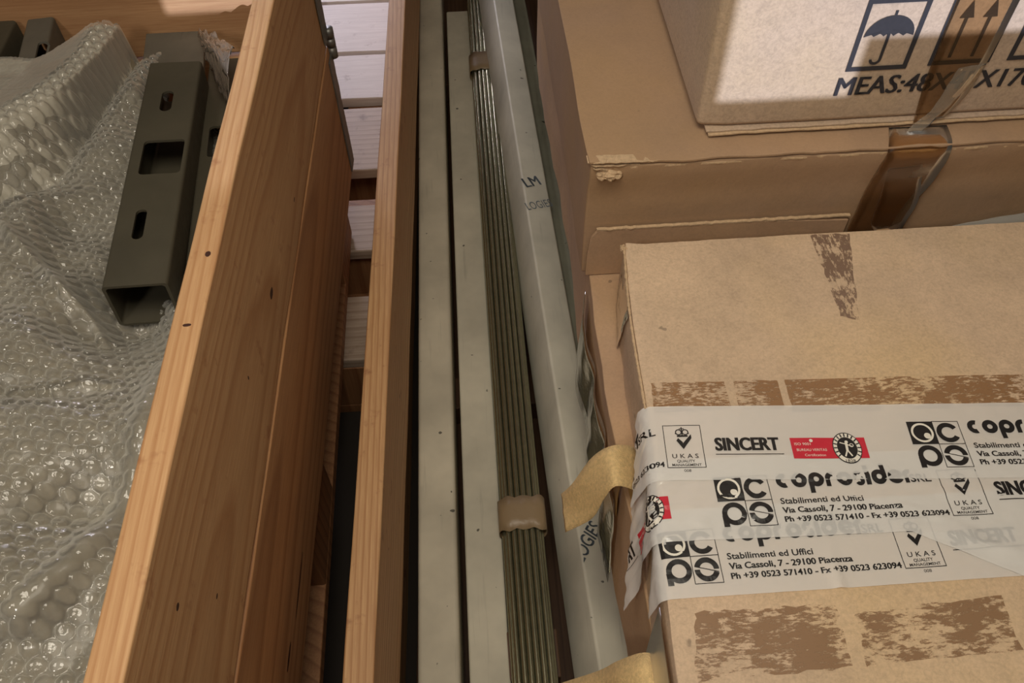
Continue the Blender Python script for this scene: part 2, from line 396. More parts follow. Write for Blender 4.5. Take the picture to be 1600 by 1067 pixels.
# unseen wall, added; openings and stepped sill are shaped to trim the sun patches
def wallpiece(x0, x1, z0, z1):
    return gridbox(x0, x1, -1.62, -1.5, z0, z1, 1.5)
WV, WF = [], []
for a in ((-2.2, -.729, -1.22, 1.6), (-.729, -.45, -1.22, .038), (-.45, -.046, -1.22, 1.6), (-.046, .10, -1.22, .040), (.10, 2.6, -1.22, .104), (-.729, -.45, 1.1, 1.6), (-.046, 2.6, 1.1, 1.6)):
    v, f = wallpiece(*a); k = len(WV); WV += v; WF += [[i+k for i in q] for q in f]
tag(mesh('sun_blocker_wall', WV, WF, M['plaster'], origin=(0, -1.5, -1.22)), kind='structure')

# ================================================================== PALLETS
def pallet(name, x0, x1, boards, ztop, zbot, label, mat, y0, y1, ythick=.022):
    t = empty(name, ((x0+x1)/2, (y0+y1)/2, zbot), label, 'pallet')
    for i, (a, b) in enumerate(boards):
        V, F = gridbox(x0, x1, a, b, ztop-ythick, ztop, .05, lambda x, y, z, i=i: (x, y+.003*nz(x, 0, 0, 6, i), z+.0015*nz(x, y, 0, 9, i)))
        bevel(mesh('deck_board', V, F, mat, t), .003)
    for xa in (x0, (x0+x1)/2-.05, x1-.1):
        for ya in (y0, (y0+y1)/2-.07, y1-.14):
            V, F = gridbox(xa, xa+.1, ya, ya+.14, zbot+.022, ztop-ythick, .1); bevel(mesh('block', V, F, M['block_wood'], t), .002)
        V, F = gridbox(xa, xa+.1, y0, y1, zbot, zbot+.022, .1); bevel(mesh('bottom_board', V, F, M['block_wood'], t), .002)
    return t
pallet('pallet', -1.01, -.158, [(.80, .93), (1.033, 1.147), (1.243, 1.43)], -1.072, -1.22,
       'weathered wooden pallet lying on the floor in the dark gap, under the left crate', M['pallet_wood'], .80, 1.43)
pallet('pallet', -1.0, -.15, [(1.45, 1.60), (1.612, 1.80), (1.81, 2.0), (2.02, 2.2), (2.22, 2.42)], -1.066, -1.22,
       'pale whitewashed slatted pallet beyond the gap between the two wooden crates', M['pale_boards'], 1.45, 2.42)
pallet('pallet', -.99, -.222, [(-.08, .06), (.2, .3), (.42, .54), (.66, .78), (.94, 1.075)], -.925, -1.068,
       'brown wooden pallet carrying the left crate with the bubble wrap', M['block_wood'], -.08, 1.075)

# ================================================================== LEFT CRATE
LA = .0213
def lw(x, y, z): return (x+LA*y, y, z)
lc = empty('wooden_crate', (-.245, 0, -.922), 'open pine crate on the left holding bubble wrap and black slotted steel tubes', 'crate')
zt, zm, zb = -.500, -.703, -.922
def board(name, x0, x1, y0, y1, z0, z1, mat, par, warp=lw, step=.03, bv=.0022, amp=.0012, seed=0):
    f = lambda x, y, z: warp(x+amp*nz(0, y, z, 7, seed), y+amp*nz(x, 0, z, 7, seed+3), z+amp*nz(x, y, 0, 6, seed+5))
    V, F = gridbox(x0, x1, y0, y1, z0, z1, step, f); return bevel(mesh(name, V, F, mat, par), bv)
# material coordinates of the left boards are measured from x -.245, height -.5
lc.location.z = -.500+CZ; lc.matrix_world = Matrix.Translation(lc.location)
board('side_board', -.2455, -.2215, -.10, 1.083, zm+.002, zt, M['pine_left'], lc, seed=1)
board('side_board', -.2445, -.2205, -.10, 1.083, zb, zm-.002, M['pine_left2'], lc, seed=2)
board('side_board', -1.045, -1.021, -.10, 1.083, zm+.002, zt, M['pine_left2'], lc, seed=3)
board('side_board', -1.045, -1.021, -.10, 1.083, zb, zm-.002, M['pine_left2'], lc, seed=4)
board('end_board', -1.02, -.2465, 1.058, 1.082, zm+.012, zt-.002, M['pine_end'], lc, seed=5)
board('end_board', -1.02, -.2465, 1.056, 1.080, zb, zm+.006, M['pine_end'], lc, seed=6)
board('end_board', -1.02, -.2465, -.10, -.076, zb, zt, M['pine_left2'], lc, seed=7)
board('base_board', -1.02, -.2465, -.075, 1.055, zb, zb+.012, M['pine_base'], lc, seed=8, step=.2)
# galvanised hinge strap on the far corner
def plate(parts, name, par, mat, bv=.0006):
    V, F = [], []
    for a in parts:
        v, f = gridbox(*a, .02, lambda x, y, z: lw(x+.0012*nz(0, 0, z, 60), y, z)); k = len(V); V += v; F += [[i+k for i in q] for q in f]
    return bevel(mesh(name, V, F, mat, par), bv)
hx = -.2205
for z0, z1 in ((-.69, -.51), (-.918, -.718)):
    hp = plate([(hx, hx+.0024, 1.060, 1.0900, z0, z1), (hx-.05, hx+.0024, 1.0875, 1.0900, z0, z1)], 'corner_hinge', lc, M['galv'])
    for k in range(5):
        z = z0+(z1-z0)*(.12+.19*k); plate([(hx+.0022, hx+.0038, 1.070, 1.077, z-.0035, z+.0035)], 'rivet', hp, M['hole_dark'])
V, F = [], []
for (za, zc) in ((-.728, -.712), (-.709, -.698), (-.695, -.682)):
    n = 14
    for s in (za, zc):
        for i in range(n):
            a = 6.2832*i/n; V.append(lw(hx+.003+.0070*math.cos(a), 1.092+.0070*math.sin(a), s))
    k = len(V)-2*n
    for i in range(n): F.append([k+i, k+(i+1) % n, k+n+(i+1) % n, k+n+i])
    F.append([k+n+i for i in range(n)]); F.append([k+i for i in range(n)][::-1])
mesh('hinge_knuckle', V, F, M['galv'], lc, True)

# ================================================================== MIDDLE CRATE
MA = .0189
def mw(x, y, z): return (x+MA*y, y, z)
mc = empty('wooden_crate', (-.16, 0, -.83), 'long narrow pine crate in the middle holding the grey-green steel tubes', 'crate')
board('side_board', -.160, -.130, -.30, 2.35, -1.028, -.83, M['pine_mid'], mc, mw, seed=11, step=.045)
board('side_board', -.172, -.146, -.30, 2.35, -1.218, -1.031, M['pine_mid'], mc, mw, seed=12, step=.045)
board('end_board', -.130, .60, 2.32, 2.35, -1.218, -.83, M['pine_end'], mc, mw, seed=13, step=.06)
board('end_board', -.130, .60, -.30, -.27, -1.218, -.92, M['pine_end'], mc, mw, seed=14, step=.06)
board('base_board', -.130, .60, -.27, 2.32, -1.218, -1.200, M['pine_base'], mc, mw, seed=15, step=.2)
for y in (-.1, .75, 1.6, 2.15):
    board('bearer', -.125, .175, y, y+.06, -1.199, -1.152, M['pine_base'], mc, mw, seed=16, step=.1)

# ================================================================== STEEL TUBES
def section(w_, d_, r, n=5):
    """rounded rectangle, origin at the top left corner, x right, z down"""
    P = []
    for cx, cz, a0 in ((w_-r, -r, 90), (w_-r, -d_+r, 0), (r, -d_+r, -90), (r, -r, -180)):
        for i in range(n+1):
            a = math.radians(a0-90*i/n); P.append((cx+r*math.cos(a), cz+r*math.sin(a)))
    return P
def tube(name, p0, p1, w_, d_, r, wall, roll, mat, parent=None, seg=24, bend=.0, origin=None):
    p0, p1 = Vector(p0), Vector(p1); ax = (p1-p0).normalized()
    xr = Vector((1, 0, 0)); xr = (xr-ax*xr.dot(ax)).normalized(); up = xr.cross(ax).normalized()
    q = math.radians(roll); X = xr*math.cos(q)-up*math.sin(q); U = xr*math.sin(q)+up*math.cos(q)
    So = section(w_, d_, r); Si = [(wall+x*(w_-2*wall)/w_, -wall+z*(d_-2*wall)/d_) for x, z in section(w_, d_, r)]
    n = len(So); V = []; F = []
    for sec in (So, Si):
        for k in range(seg+1):
            t = k/seg; c = p0.lerp(p1, t)+X*(bend*math.sin(math.pi*t))
            for x, z in sec: V.append(tuple(c+X*x+U*z))
    L_ = (seg+1)*n
    for k in range(seg):
        for i in range(n):
            j = (i+1) % n
            F.append([k*n+i, k*n+j, (k+1)*n+j, (k+1)*n+i]); F.append([L_+k*n+i, L_+(k+1)*n+i, L_+(k+1)*n+j, L_+k*n+j])
    for i in range(n):
        j = (i+1) % n
        F.append([i, L_+i, L_+j, j]); e = seg*n; F.append([e+i, e+j, L_+e+j, L_+e+i])
    o = mesh(name, V, F, mat, parent, origin=origin)
    for p in o.data.polygons: p.use_smooth = True
    em = o.modifiers.new('es', 'EDGE_SPLIT'); em.split_angle = math.radians(35)
    return o
# x at the top plane moves by the measured slope
o = tube('steel_tube', (-.1080, -.22, -1.05), (-.1005, 2.28, -1.05), .051, .100, .006, .003, 0, M['primer'], origin=(-.1, 0, -1.15))
tag(o, 'wide grey-green steel tube lying next to the middle crate side board', 'steel tube')
o = tube('steel_tube', (-.0465, -.22, -1.07), (-.0425, 1.752, -1.07), .0500, .080, .0035, .003, 0, M['primer2'], origin=(-.045, 0, -1.15))
tag(o, 'shorter grey-green steel tube, its far end in view, left of the rod bundle', 'steel tube')
# leaning tube with stencil
T3a, T3b = Vector((.1178, -.00, -1.027)), Vector((.0470, 1.94, -.948))
t3 = empty('steel_tube', (.1, .0, -1.15), 'tilted grey-green steel tube with grey stencilled letters, between rod bundle and cartons', 'steel tube')
tube('profile', T3a, T3b, .045, .084, .004, .003, 17, M['primer3'], t3)
q = math.radians(17); axv = (T3b-T3a).normalized(); xr = Vector((1, 0, 0)); xr = (xr-axv*xr.dot(axv)).normalized(); up = xr.cross(axv).normalized()
TX = xr*math.cos(q)-up*math.sin(q); TU = xr*math.sin(q)+up*math.cos(q)
def t3map(u, v): return tuple(T3a+TX*u+axv*v+TU*.0004)
lst = []
[put_text(lst, 'LM', .006+q0, .036+q0, 1.075, .022, 0, .42) for q0 in (0, .0008, .0014)]; print_on('stencilled_letters', lst, t3map, M['ink_grey'], t3, 0)
lst = []; put_text(lst, 'LOGIES', .003, .052, 1.022, .017, .0, .36)
print_on('stencilled_letters', lst, t3map, M['ink_grey'], t3, 0)
lst = []; [put_text(lst, 'LOGIES', .000+q0, .058+q0, .418, .019, 0, .95) for q0 in (0, .0006, .0012)]
print_on('stencilled_letters', [(V_, F_) for V_, F_ in lst], t3map, M['ink_grey'], t3, .01, lambda u, v: .001 < u < .043)
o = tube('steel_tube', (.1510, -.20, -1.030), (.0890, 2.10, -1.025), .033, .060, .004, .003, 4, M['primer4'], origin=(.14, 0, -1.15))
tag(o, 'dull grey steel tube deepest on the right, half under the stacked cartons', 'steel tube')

# rods
rb = empty('rod_bundle', (.033, 1.0, -1.15), 'bundle of thin zinc plated rods strapped with tan tape, between the grey tubes', 'rod bundle')
def rod_mesh(cx, cz, r, y0, y1, jit):
    n = 12; V = []; F = []; K = 12
    for k in range(K+1):
        y = y0+(y1-y0)*k/K; dx = jit*math.sin(k*.9+cx*900); x = cx+.0015*(y-1)+dx-.0022*(y-.7)
        for i in range(n):
            a = 6.2832*i/n; V.append((x+r*math.cos(a), y, cz+r*math.sin(a)))
    for k in range(K):
        for i in range(n): F.append([k*n+i, k*n+(i+1) % n, (k+1)*n+(i+1) % n, (k+1)*n+i])
    F.append(list(range(n))); F.append([K*n+i for i in range(n)][::-1]); return V, F
rr = .0038; layers = [(-1.0435, 6, .0), (-1.0505, 7, 0), (-1.0575, 7, .004), (-1.065, 6, .002)]
for li, (cz, n, sh) in enumerate(layers):
    for i in range(n):
        cx = .0335+(i-(n-1)/2)*.0079
        V, F = rod_mesh(cx, cz-.0006*abs(i-(n-1)/2)**2, rr, -.12+.02*random.random(), 2.2+.05*random.random(), .0003)
        mesh('rod', V, F, M['zinc'], rb, True)
def band(y0, y1):
    n = 40; V = []; F = []; P = []
    for i in range(n):
        a = 6.2832*i/n; P.append((.0335+.0315*(abs(math.cos(a))**.7)*(1 if math.cos(a) > 0 else -1), -1.0552+.0158*(abs(math.sin(a))**.6)*(1 if math.sin(a) > 0 else -1)))
    for K, y in enumerate((y0, (y0*2+y1)/3, (y0+2*y1)/3, y1)):
        for x, z in P: V.append((x-.0007*(y-.7), y+.002*math.sin(x*300+K), z))
    for K in range(3):
        for i in range(n): F.append([K*n+i, K*n+(i+1) % n, (K+1)*n+(i+1) % n, (K+1)*n+i])
    o = mesh('tape_band', V, F, M['band_tape'], rb, True); s = o.modifiers.new('s', 'SOLIDIFY'); s.thickness = .0006; return o
band(.482, .530); band(1.49, 1.55)
# small support blocks keep the bundle at the height of its neighbours
board('bearer', .0, .066, .30, .36, -1.151, -1.0705, M['pine_base'], mc, lambda x, y, z: (x, y, z), seed=17, step=.1)
board('bearer', .0, .066, 1.70, 1.76, -1.151, -1.0705, M['pine_base'], mc, lambda x, y, z: (x, y, z), seed=18, step=.1)

# ================================================================== CARTONS
def carton(name, loc, label, box, mat, warp, step=.02, bv=.002):
    t = empty(name, loc, label, 'carton')
    V, F = gridbox(*box, step, warp); bevel(mesh('body', V, F, mat, t), bv)
    return t
# lowest, mostly hidden
cE = carton('cardboard_carton', (.5, .6, -1.198), 'dark brown carton lowest of the pile, beside the dull grey tube', (.205, .59, .1, 1.0, -1.198, -.912), M['card_low'],
            lambda x, y, z: (x+.002*nz(x, y, z, 7), y, z), .05)
# under the big carton
def wC(x, y, z):
    if x < .14: x += -.0 + .004*math.sin(y*9) + .003*nz(0, y, z, 18) + .000*(y)
    return (x, y, z+.0015*nz(x, y, 0, 14))
cC = carton('cardboard_carton', (.4, .4, -.910), 'pinkish brown carton squeezed under the big carton and the taped carton', (.124, .73, -.35, 1.30, -.910, -.735), M['card_low'], wC, .03)
# wrinkled clear film on its side
A = [(.1195, .64, -.752), (.112, .58, -.760), (.117, .54, -.762), (.113, .50, -.760), (.118, .46, -.765), (.114, .42, -.765), (.118, .38, -.77)]
B = [(.1195, .66, -.90), (.110, .60, -.895), (.118, .55, -.905), (.111, .50, -.90), (.117, .45, -.905), (.112, .40, -.90), (.118, .35, -.905)]
V, F = ribbon(A, B, .0004, 6)
V = [(v[0]+.0022*nz(v[0], v[1], v[2], 38)-.0005, v[1], v[2]) for v in V]
mesh('clear_film', V, F, M['clear_film'], cC, True)
A = [(.119, .26, -.70), (.115, .23, -.70), (.117, .20, -.70), (.113, .16, -.70)]; B = [(.117, .25, -.80), (.114, .225, -.82), (.116, .20, -.80), (.113, .16, -.82)]
V, F = ribbon(A, B, .0004, 6); V = [(v[0]+.003*nz(v[0], v[1], v[2], 60), v[1], v[2]) for v in V]
lst = []
for k in range(3): line2d(lst, [(.235-.012*k, -.785), (.222-.012*k, -.80)], .003)
print_on('printed_marks', lst, lambda u, v: (.1195, u, v), M['ink_box'], cC, 0)

# big carton B
def wB(x, y, z):
    if y < .68:
        if z > -.592 and z < -.571: y -= .0045+.002*nz(x, 0, z, 40)
        elif z > -.66: y += .001*nz(x, 0, z, 12)
    if x < .13: x += .003*nz(0, y, z, 8)-.0015
    return (x, y, z+.0022*nz(x, y, 0, 7))
cB = empty('cardboard_carton', (.42, 1.1, -.735), 'big brown carton with crushed double edge and brown tape, under the marked carton', 'carton')
V, F = gridbox(.1165, .78, .653, 1.64, -.7345, -.5725, .018, wB); bevel(mesh('body', V, F, M['card_big'], cB), .0025)
def wT(x, y, z):
    e = 1 if y < .66 else 0
    dy = (-.0022+.0022*nz(x, 0, 0, 22)+.0012*nz(x, 0, 0, 90))*e
    dz = .0012*nz(x, y, 0, 7)+(.0012*nz(x, 1, 0, 30) if y < .665 else 0)
    if x < .15 and y < .665: dz += .003*(1-(x-.11)/.04)
    return (x+(.002*nz(0, y, 0, 9) if x < .13 else 0), y+dy, z+dz)
V, F = gridbox(.113, .78, .650, 1.642, -.5712, -.5680, .012, wT)
bevel(mesh('top_flap', V, F, M['card_big'], cB), .0008)
V, F = gridbox(.150, .78, .6485, .70, -.5765, -.5735, .010, lambda x, y, z: (x, y+(.002*nz(x, 2, 0, 60) if y < .66 else 0), z+.0015*nz(x, 5, 0, 26)-.0015*(y < .66)))
bevel(mesh('inner_flap', V, F, M['card_core'], cB), .0006)
# crushed corner: crumpled torn layers
def crumple(name, cx, cy, cz, sx, sy, sz, mat, par, seed):
    V, F = [], []; n, m2 = 26, 22
    for i in range(n+1):
        for j in range(m2):
            a = 6.2832*j/m2; t = i/n*2-1; r = math.sqrt(max(0, 1-t*t*t*t))
            k = 1+.7*nz(t*1.3, math.cos(a), math.sin(a), 1.6, seed)+.3*abs(nz(t*2, math.cos(a)*2, math.sin(a)*2, 3, seed))
            V.append((cx+t*sx, cy+r*k*math.cos(a)*sy, cz+r*k*math.sin(a)*sz))
    for i in range(n):
        for j in range(m2): F.append([i*m2+j, i*m2+(j+1) % m2, (i+1)*m2+(j+1) % m2, (i+1)*m2+j])
    return mesh(name, V, F, mat, par)
crumple('torn_corner', .1345, .6480, -.5830, .0135, .0060, .0050, M['card_core'], cB, 3)
for k, (za, x1_) in enumerate(((-.5700, .19), (-.5735, .165), (-.5772, .145))):
    A = [(.1125+.003*k, .6505, za), (.120, .6465, za+.0025), (.132, .6460, za+.003-.001*k), (x1_-.02, .6468, za+.001), (x1_, .6490, za)]
    B = [(a, b+.012, c-.0003) for a, b, c in A]
    V, F = ribbon(A, B, .0009, 8); V = [(v[0], v[1]+.0012*nz(v[0], 0, 0, 240, k), v[2]+.0008*nz(v[0], 3, 0, 160, k)) for v in V]
    mesh('torn_layer', V, F, M['card_core'], cB)
# bottom flap folded up on the front
P = [(.1185, -.733), (.1185, -.700), (.1215, -.672), (.1285, -.6625), (.20, -.6615), (.30, -.662), (.405, -.668), (.405, -.733)]
V = [(x, .6505, z) for x, z in P]+[(x, .6472, z) for x, z in P]; n = len(P)
F = [list(range(n)), [n+i for i in range(n)][::-1]]+[[i, n+i, n+(i+1) % n, (i+1) % n] for i in range(n)]
o = mesh('folded_flap', V, F, M['card_low'], cB); bevel(o, .0006)
V, F = gridbox(.127, .405, .6468, .6506, -.6622, -.6606, .004, lambda x, y, z: (x, y+.0012*nz(x, 0, 0, 260), z+.0006*nz(x, 1, 0, 200)-.00002*(x > .2)*(x-.2)*1000*.025))
mesh('torn_edge', V, F, M['card_core'], cB)
# brown tape down the front, over the edge and under the carton above
def tapestrip(name, rows, mat, par, th=.0004, nseg=5, rough=.0008, seed=0):
    A = [r[0] for r in rows]; B = [r[1] for r in rows]
    V, F = ribbon(A, B, th, nseg); V = [(v[0], v[1]-abs(rough*nz(v[0], 0, v[2], 55, seed)), v[2]+.3*rough*nz(v[0], v[1], 0, 50, seed+1)) for v in V]
    return mesh(name, V, F, mat, par, True)
tapestrip('brown_tape', [((.425, .676, -.5672), (.485, .676, -.5672)), ((.418, .655, -.5672), (.482, .655, -.5668)), ((.415, .6455, -.5745), (.481, .6455, -.574)), ((.412, .6445, -.590), (.481, .6445, -.590)),
                         ((.409, .6465, -.62), (.478, .6465, -.62)), ((.407, .6455, -.66), (.466, .6455, -.655)), ((.405, .6445, -.70), (.462, .6455, -.70)), ((.404, .6445, -.731), (.460, .6455, -.731))], M['brown_tape'], cB, rough=.0012, seed=2)
tapestrip('brown_tape', [((.425, .6475, -.596), (.459, .6475, -.593)), ((.428, .6445, -.64), (.472, .6455, -.64)), ((.430, .6425, -.672), (.470, .6445, -.668)), ((.445, .6435, -.690), (.468, .6445, -.688))], M['brown_tape'], cB, rough=.0015, seed=5)
# small curled cardboard tab near the taped carton's far edge
A = [(.428, .640, -.734), (.432, .6385, -.708), (.437, .6400, -.686), (.4405, .6440, -.680)]; B = [(.468, .640, -.734), (.464, .6385, -.708), (.459, .6400, -.686), (.450, .6440, -.680)]
V, F = ribbon(A, B, .003, 5); mesh('curled_tab', V, F, M['card_big'], cB)

# marked carton A
AX0, AY0, AZ0 = .2265, .682, -.5635
def wA(x, y, z):
    if x < .24 and y < .70: x += .004*max(0, (z+.5635)/.45); y += .003*max(0, 1-(x-AX0)/.012)
    if y < .70: y += .0012*nz(x, 0, z, 7)
    return (x, y, z)
cA = carton('cardboard_carton', (.46, 1.3, -.5635), 'upper right carton printed with umbrella, twin arrows and MEAS:48X45X170', (AX0, .707, AY0, 2.30, AZ0+.0038, -.115), M['card_marked'], wA, .03, .006)
for k, (dz, dy) in enumerate(((0.0, -.0035), (-.0026, -.0060))):
    V, F = gridbox(.236+.002*k, .715, AY0+dy, .78, AZ0+.0012+dz, AZ0+.0034+dz, .008, lambda x, y, z, k=k: (x, y+(.0016*nz(x, 0, 0, 55, k) if y < .69 else 0), z+.0006*nz(x, 0, 0, 18, k)))
    bevel(mesh('bottom_flap', V, F, M['card_core'] if k else M['card_marked'], cA), .0005)
lst = []
def frame(out, x0, x1, z0, z1, t): line2d(out, [(x0+t/2, z0+t/2), (x1-t/2, z0+t/2), (x1-t/2, z1-t/2), (x0+t/2, z1-t/2)], t, True)
frame(lst, .3605, .4200, -.4995, -.4245, .0048)
frame(lst, .4400, .5010, -.4975, -.4225, .0048)
frame(lst, .5175, .5790, -.4965, -.4215, .0048)
# umbrella
cx, cz = .3905, -.4610
dome = [(cx-.0235, cz-.002)]+[(cx+.0235*math.cos(a), cz-.002+.0215*math.sin(a)) for a in [math.pi*(1-i/18) for i in range(1, 18)]]+[(cx+.0235, cz-.002)]
sc_ = []
for k in range(5):
    a0 = cx+.0235-.0094*k
    for i in range(1, 6):
        t = i/6; sc_.append((a0-.0094*t, cz-.002+.0030*math.sin(math.pi*t)))
    sc_.append((a0-.0094, cz-.002))
poly = dome+sc_[:-1]
V2 = poly+[(cx, cz+.006)]; n = len(poly)
lst.append((V2, [[i, (i+1) % n, n] for i in range(n)]))
line2d(lst, [(cx, cz+.018), (cx, cz+.023)], .0026)
line2d(lst, [(cx, cz+.002), (cx, cz-.025)], .0030)
arc2d(lst, cx-.0045, cz-.0262, .0045, .0028, 180, 360, 14)
# arrows
for ax in (.4585, .4805):
    line2d(lst, [(ax, -.4880), (ax, -.4450)], .0034); poly2d(lst, [(ax-.0068, -.4480), (ax+.0068, -.4480), (ax, -.4300)])
# fragile-type third mark: glass outline edge
line2d(lst, [(.5480, -.485), (.5480, -.462)], .003); line2d(lst, [(.540, -.487), (.556, -.487)], .003)
for q0 in (-.0008, -.0004, 0, .0004, .0008): put_text(lst, 'MEAS:48X45X170', .3575+q0, .5560+q0, -.5270+abs(q0)*.3, .0215)
print_on('printed_marks', lst, lambda u, v: (u, AY0-.0010+.0012*nz(u, 0, v, 7), v), M['ink_box'], cA, .012)
tapestrip('brown_tape', [((.440, AY0-.0022, -.330), (.501, AY0-.0022, -.3315)), ((.441, AY0-.0022, -.430), (.500, AY0-.0022, -.4315)), ((.442, AY0-.0024, -.47), (.499, AY0-.0024, -.47)), ((.4435, AY0-.0024, -.51), (.497, AY0-.0024, -.505)), ((.447, AY0-.003, -.545), (.492, AY0-.0028, -.535)), ((.4475, AY0-.0075, -.5612), (.478, AY0-.0060, -.5570))], M['brown_tape'], cA, rough=.0008, seed=7)
tapestrip('clear_tape', [((.470, AY0-.003, -.500), (.497, AY0-.003, -.497)), ((.468, AY0-.0035, -.520), (.493, AY0-.0035, -.518)), ((.462, AY0-.006, -.543), (.480, AY0-.005, -.541)), ((.447, AY0-.0095, -.5615), (.466, AY0-.0095, -.560)), ((.440, AY0-.0125, -.5668), (.456, AY0-.0130, -.5668))], M['clear_film'], cA, rough=.005, seed=9)

# ================================================================== FRONT CARTON with printed tape
DZ = -.65
def dedge(y): return .1255+.058*(y-.2)+.002*math.sin(y*21)
def dz_top(x, y):
    z = DZ+.0016*nz(x, y, 0, 6, 4)+.0006*nz(x, y, 0, 22, 2)
    z += .0022*math.exp(-((x-(.2625+.04*(y-.2)))/.004)**2)*(1 if y < .24 else math.exp(-((y-.24)/.02)**2))      # pressed up crease
    z -= .006*max(0, 1-(x-dedge(y))/.006)**2*.5
    return z
X0, X1, Y0, Y1 = 0.0, 1.0, -.16, .612
def wD(x, y, z):
    top = z > -.66
    yy = y
    xx = dedge(yy)+x*(.62) if True else x
    if x < .001: xx = dedge(yy)+.0015*nz(0, yy, z, 30)+(.002 if z > -.655 else 0)
    if x > .999: xx = .745
    zz = dz_top(xx, yy) if top and z > DZ-.001 else z
    if top and yy > .60: yy += .001*nz(xx, 0, z, 60)
    if top and x < .03 and y > .59: zz += .004*(1-x/.03)*(y-.59)/.02; xx -= .001
    return (xx, yy, zz)
cD = empty('cardboard_carton', (.43, .2, -.734), 'front tan carton wrapped with white printed tape, nearest on the right', 'carton')
n = 66; V = []; F = []; mz = 6; ny = 90
xs = [0, .004, .008, .014, .022]+[.022+(1-.022)*(i+1)/n for i in range(n)]
ys = [Y0+(Y1-Y0)*j/ny for j in range(ny+1)]
idx = {}
zs = [-.734+(.084)*k/mz for k in range(mz+1)]
def vi(i, j, k):
    if (i, j, k) not in idx:
        idx[(i, j, k)] = len(V); V.append(wD(xs[i], ys[j], zs[k]))
    return idx[(i, j, k)]
NX = len(xs)-1
for i in range(NX):
    for j in range(ny): F.append([vi(i, j, mz), vi(i+1, j, mz), vi(i+1, j+1, mz), vi(i, j+1, mz)]); F.append([vi(i, j, 0), vi(i, j+1, 0), vi(i+1, j+1, 0), vi(i+1, j, 0)])
    for k in range(mz): F.append([vi(i, 0, k), vi(i+1, 0, k), vi(i+1, 0, k+1), vi(i, 0, k+1)]); F.append([vi(i, ny, k), vi(i, ny, k+1), vi(i+1, ny, k+1), vi(i+1, ny, k)])
for j in range(ny):
    for k in range(mz): F.append([vi(0, j, k), vi(0, j, k+1), vi(0, j+1, k+1), vi(0, j+1, k)]); F.append([vi(NX, j, k), vi(NX, j+1, k), vi(NX, j+1, k+1), vi(NX, j, k+1)])
bevel(mesh('body', V, F, M['card_front'], cD), .0012, 2, 50)
# frayed rim of the lid along the left edge
V = []; F = []; K = 150
for k in range(K+1):
    y = .409+.202*k/K; x = dedge(y)+.0004; r = .0011+.0008*nz(0, y, 0, 180)+.0005*random.random()
    for i in range(6):
        a = 6.2832*i/6; V.append((x+r*math.cos(a), y, dz_top(x+.003, y)+.0002+r*math.sin(a)*.8))
for k in range(K):
    for i in range(6): F.append([k*6+i, k*6+(i+1) % 6, (k+1)*6+(i+1) % 6, (k+1)*6+i])
mesh('frayed_rim', V, F, M['card_core'], cD)
crumple('torn_corner', .1500, .6085, -.6510, .0045, .0045, .0035, M['card_core'], cD, 8)
def patch(name, pts, mat, par, off=.0004, nn=14, rag=.0012, seed=0):
    a, b, c, d = [Vector((p[0], p[1])) for p in pts]; V = []; F = []
    for i in range(nn+1):
        for j in range(nn+1):
            s, t = i/nn, j/nn; p = a.lerp(b, s).lerp(d.lerp(c, s), t)
            e = 1 if i in (0, nn) or j in (0, nn) else 0
            x, y = p.x+e*rag*nz(p.x, p.y, 0, 120, seed), p.y+e*rag*nz(p.x, p.y, 0, 120, seed+2)
            V.append((x, y, dz_top(x, y)+off))
    for i in range(nn):
        for j in range(nn): k = i*(nn+1)+j; F.append([k, k+nn+1, k+nn+2, k+1])
    return mesh(name, V, F, mat, par)
patch('tape_residue', [(.149, .437), (.2165, .4335), (.2165, .404), (.147, .404)], M['residue'], cD, seed=1)
patch('tape_residue', [(.2245, .4335), (.2655, .4315), (.2645, .400), (.2235, .402)], M['residue'], cD, seed=2, rag=.001)
patch('tape_residue', [(.2725, .4315), (.500, .4195), (.490, .386), (.2705, .396)], M['residue'], cD, seed=3)
patch('tape_residue', [(.3464, .6105), (.3885, .6095), (.3620, .495), (.3460, .500)], M['residue2'], cD, seed=4, rag=.003)
patch('tape_residue', [(.1464, .2210), (.2560, .2226), (.2550, .1740), (.1390, .1717)], M['residue3'], cD, seed=5, rag=.003)
patch('tape_residue', [(.2690, .2135), (.3857, .2185), (.3836, .1769), (.2650, .1735)], M['residue3'], cD, seed=6, rag=.003)

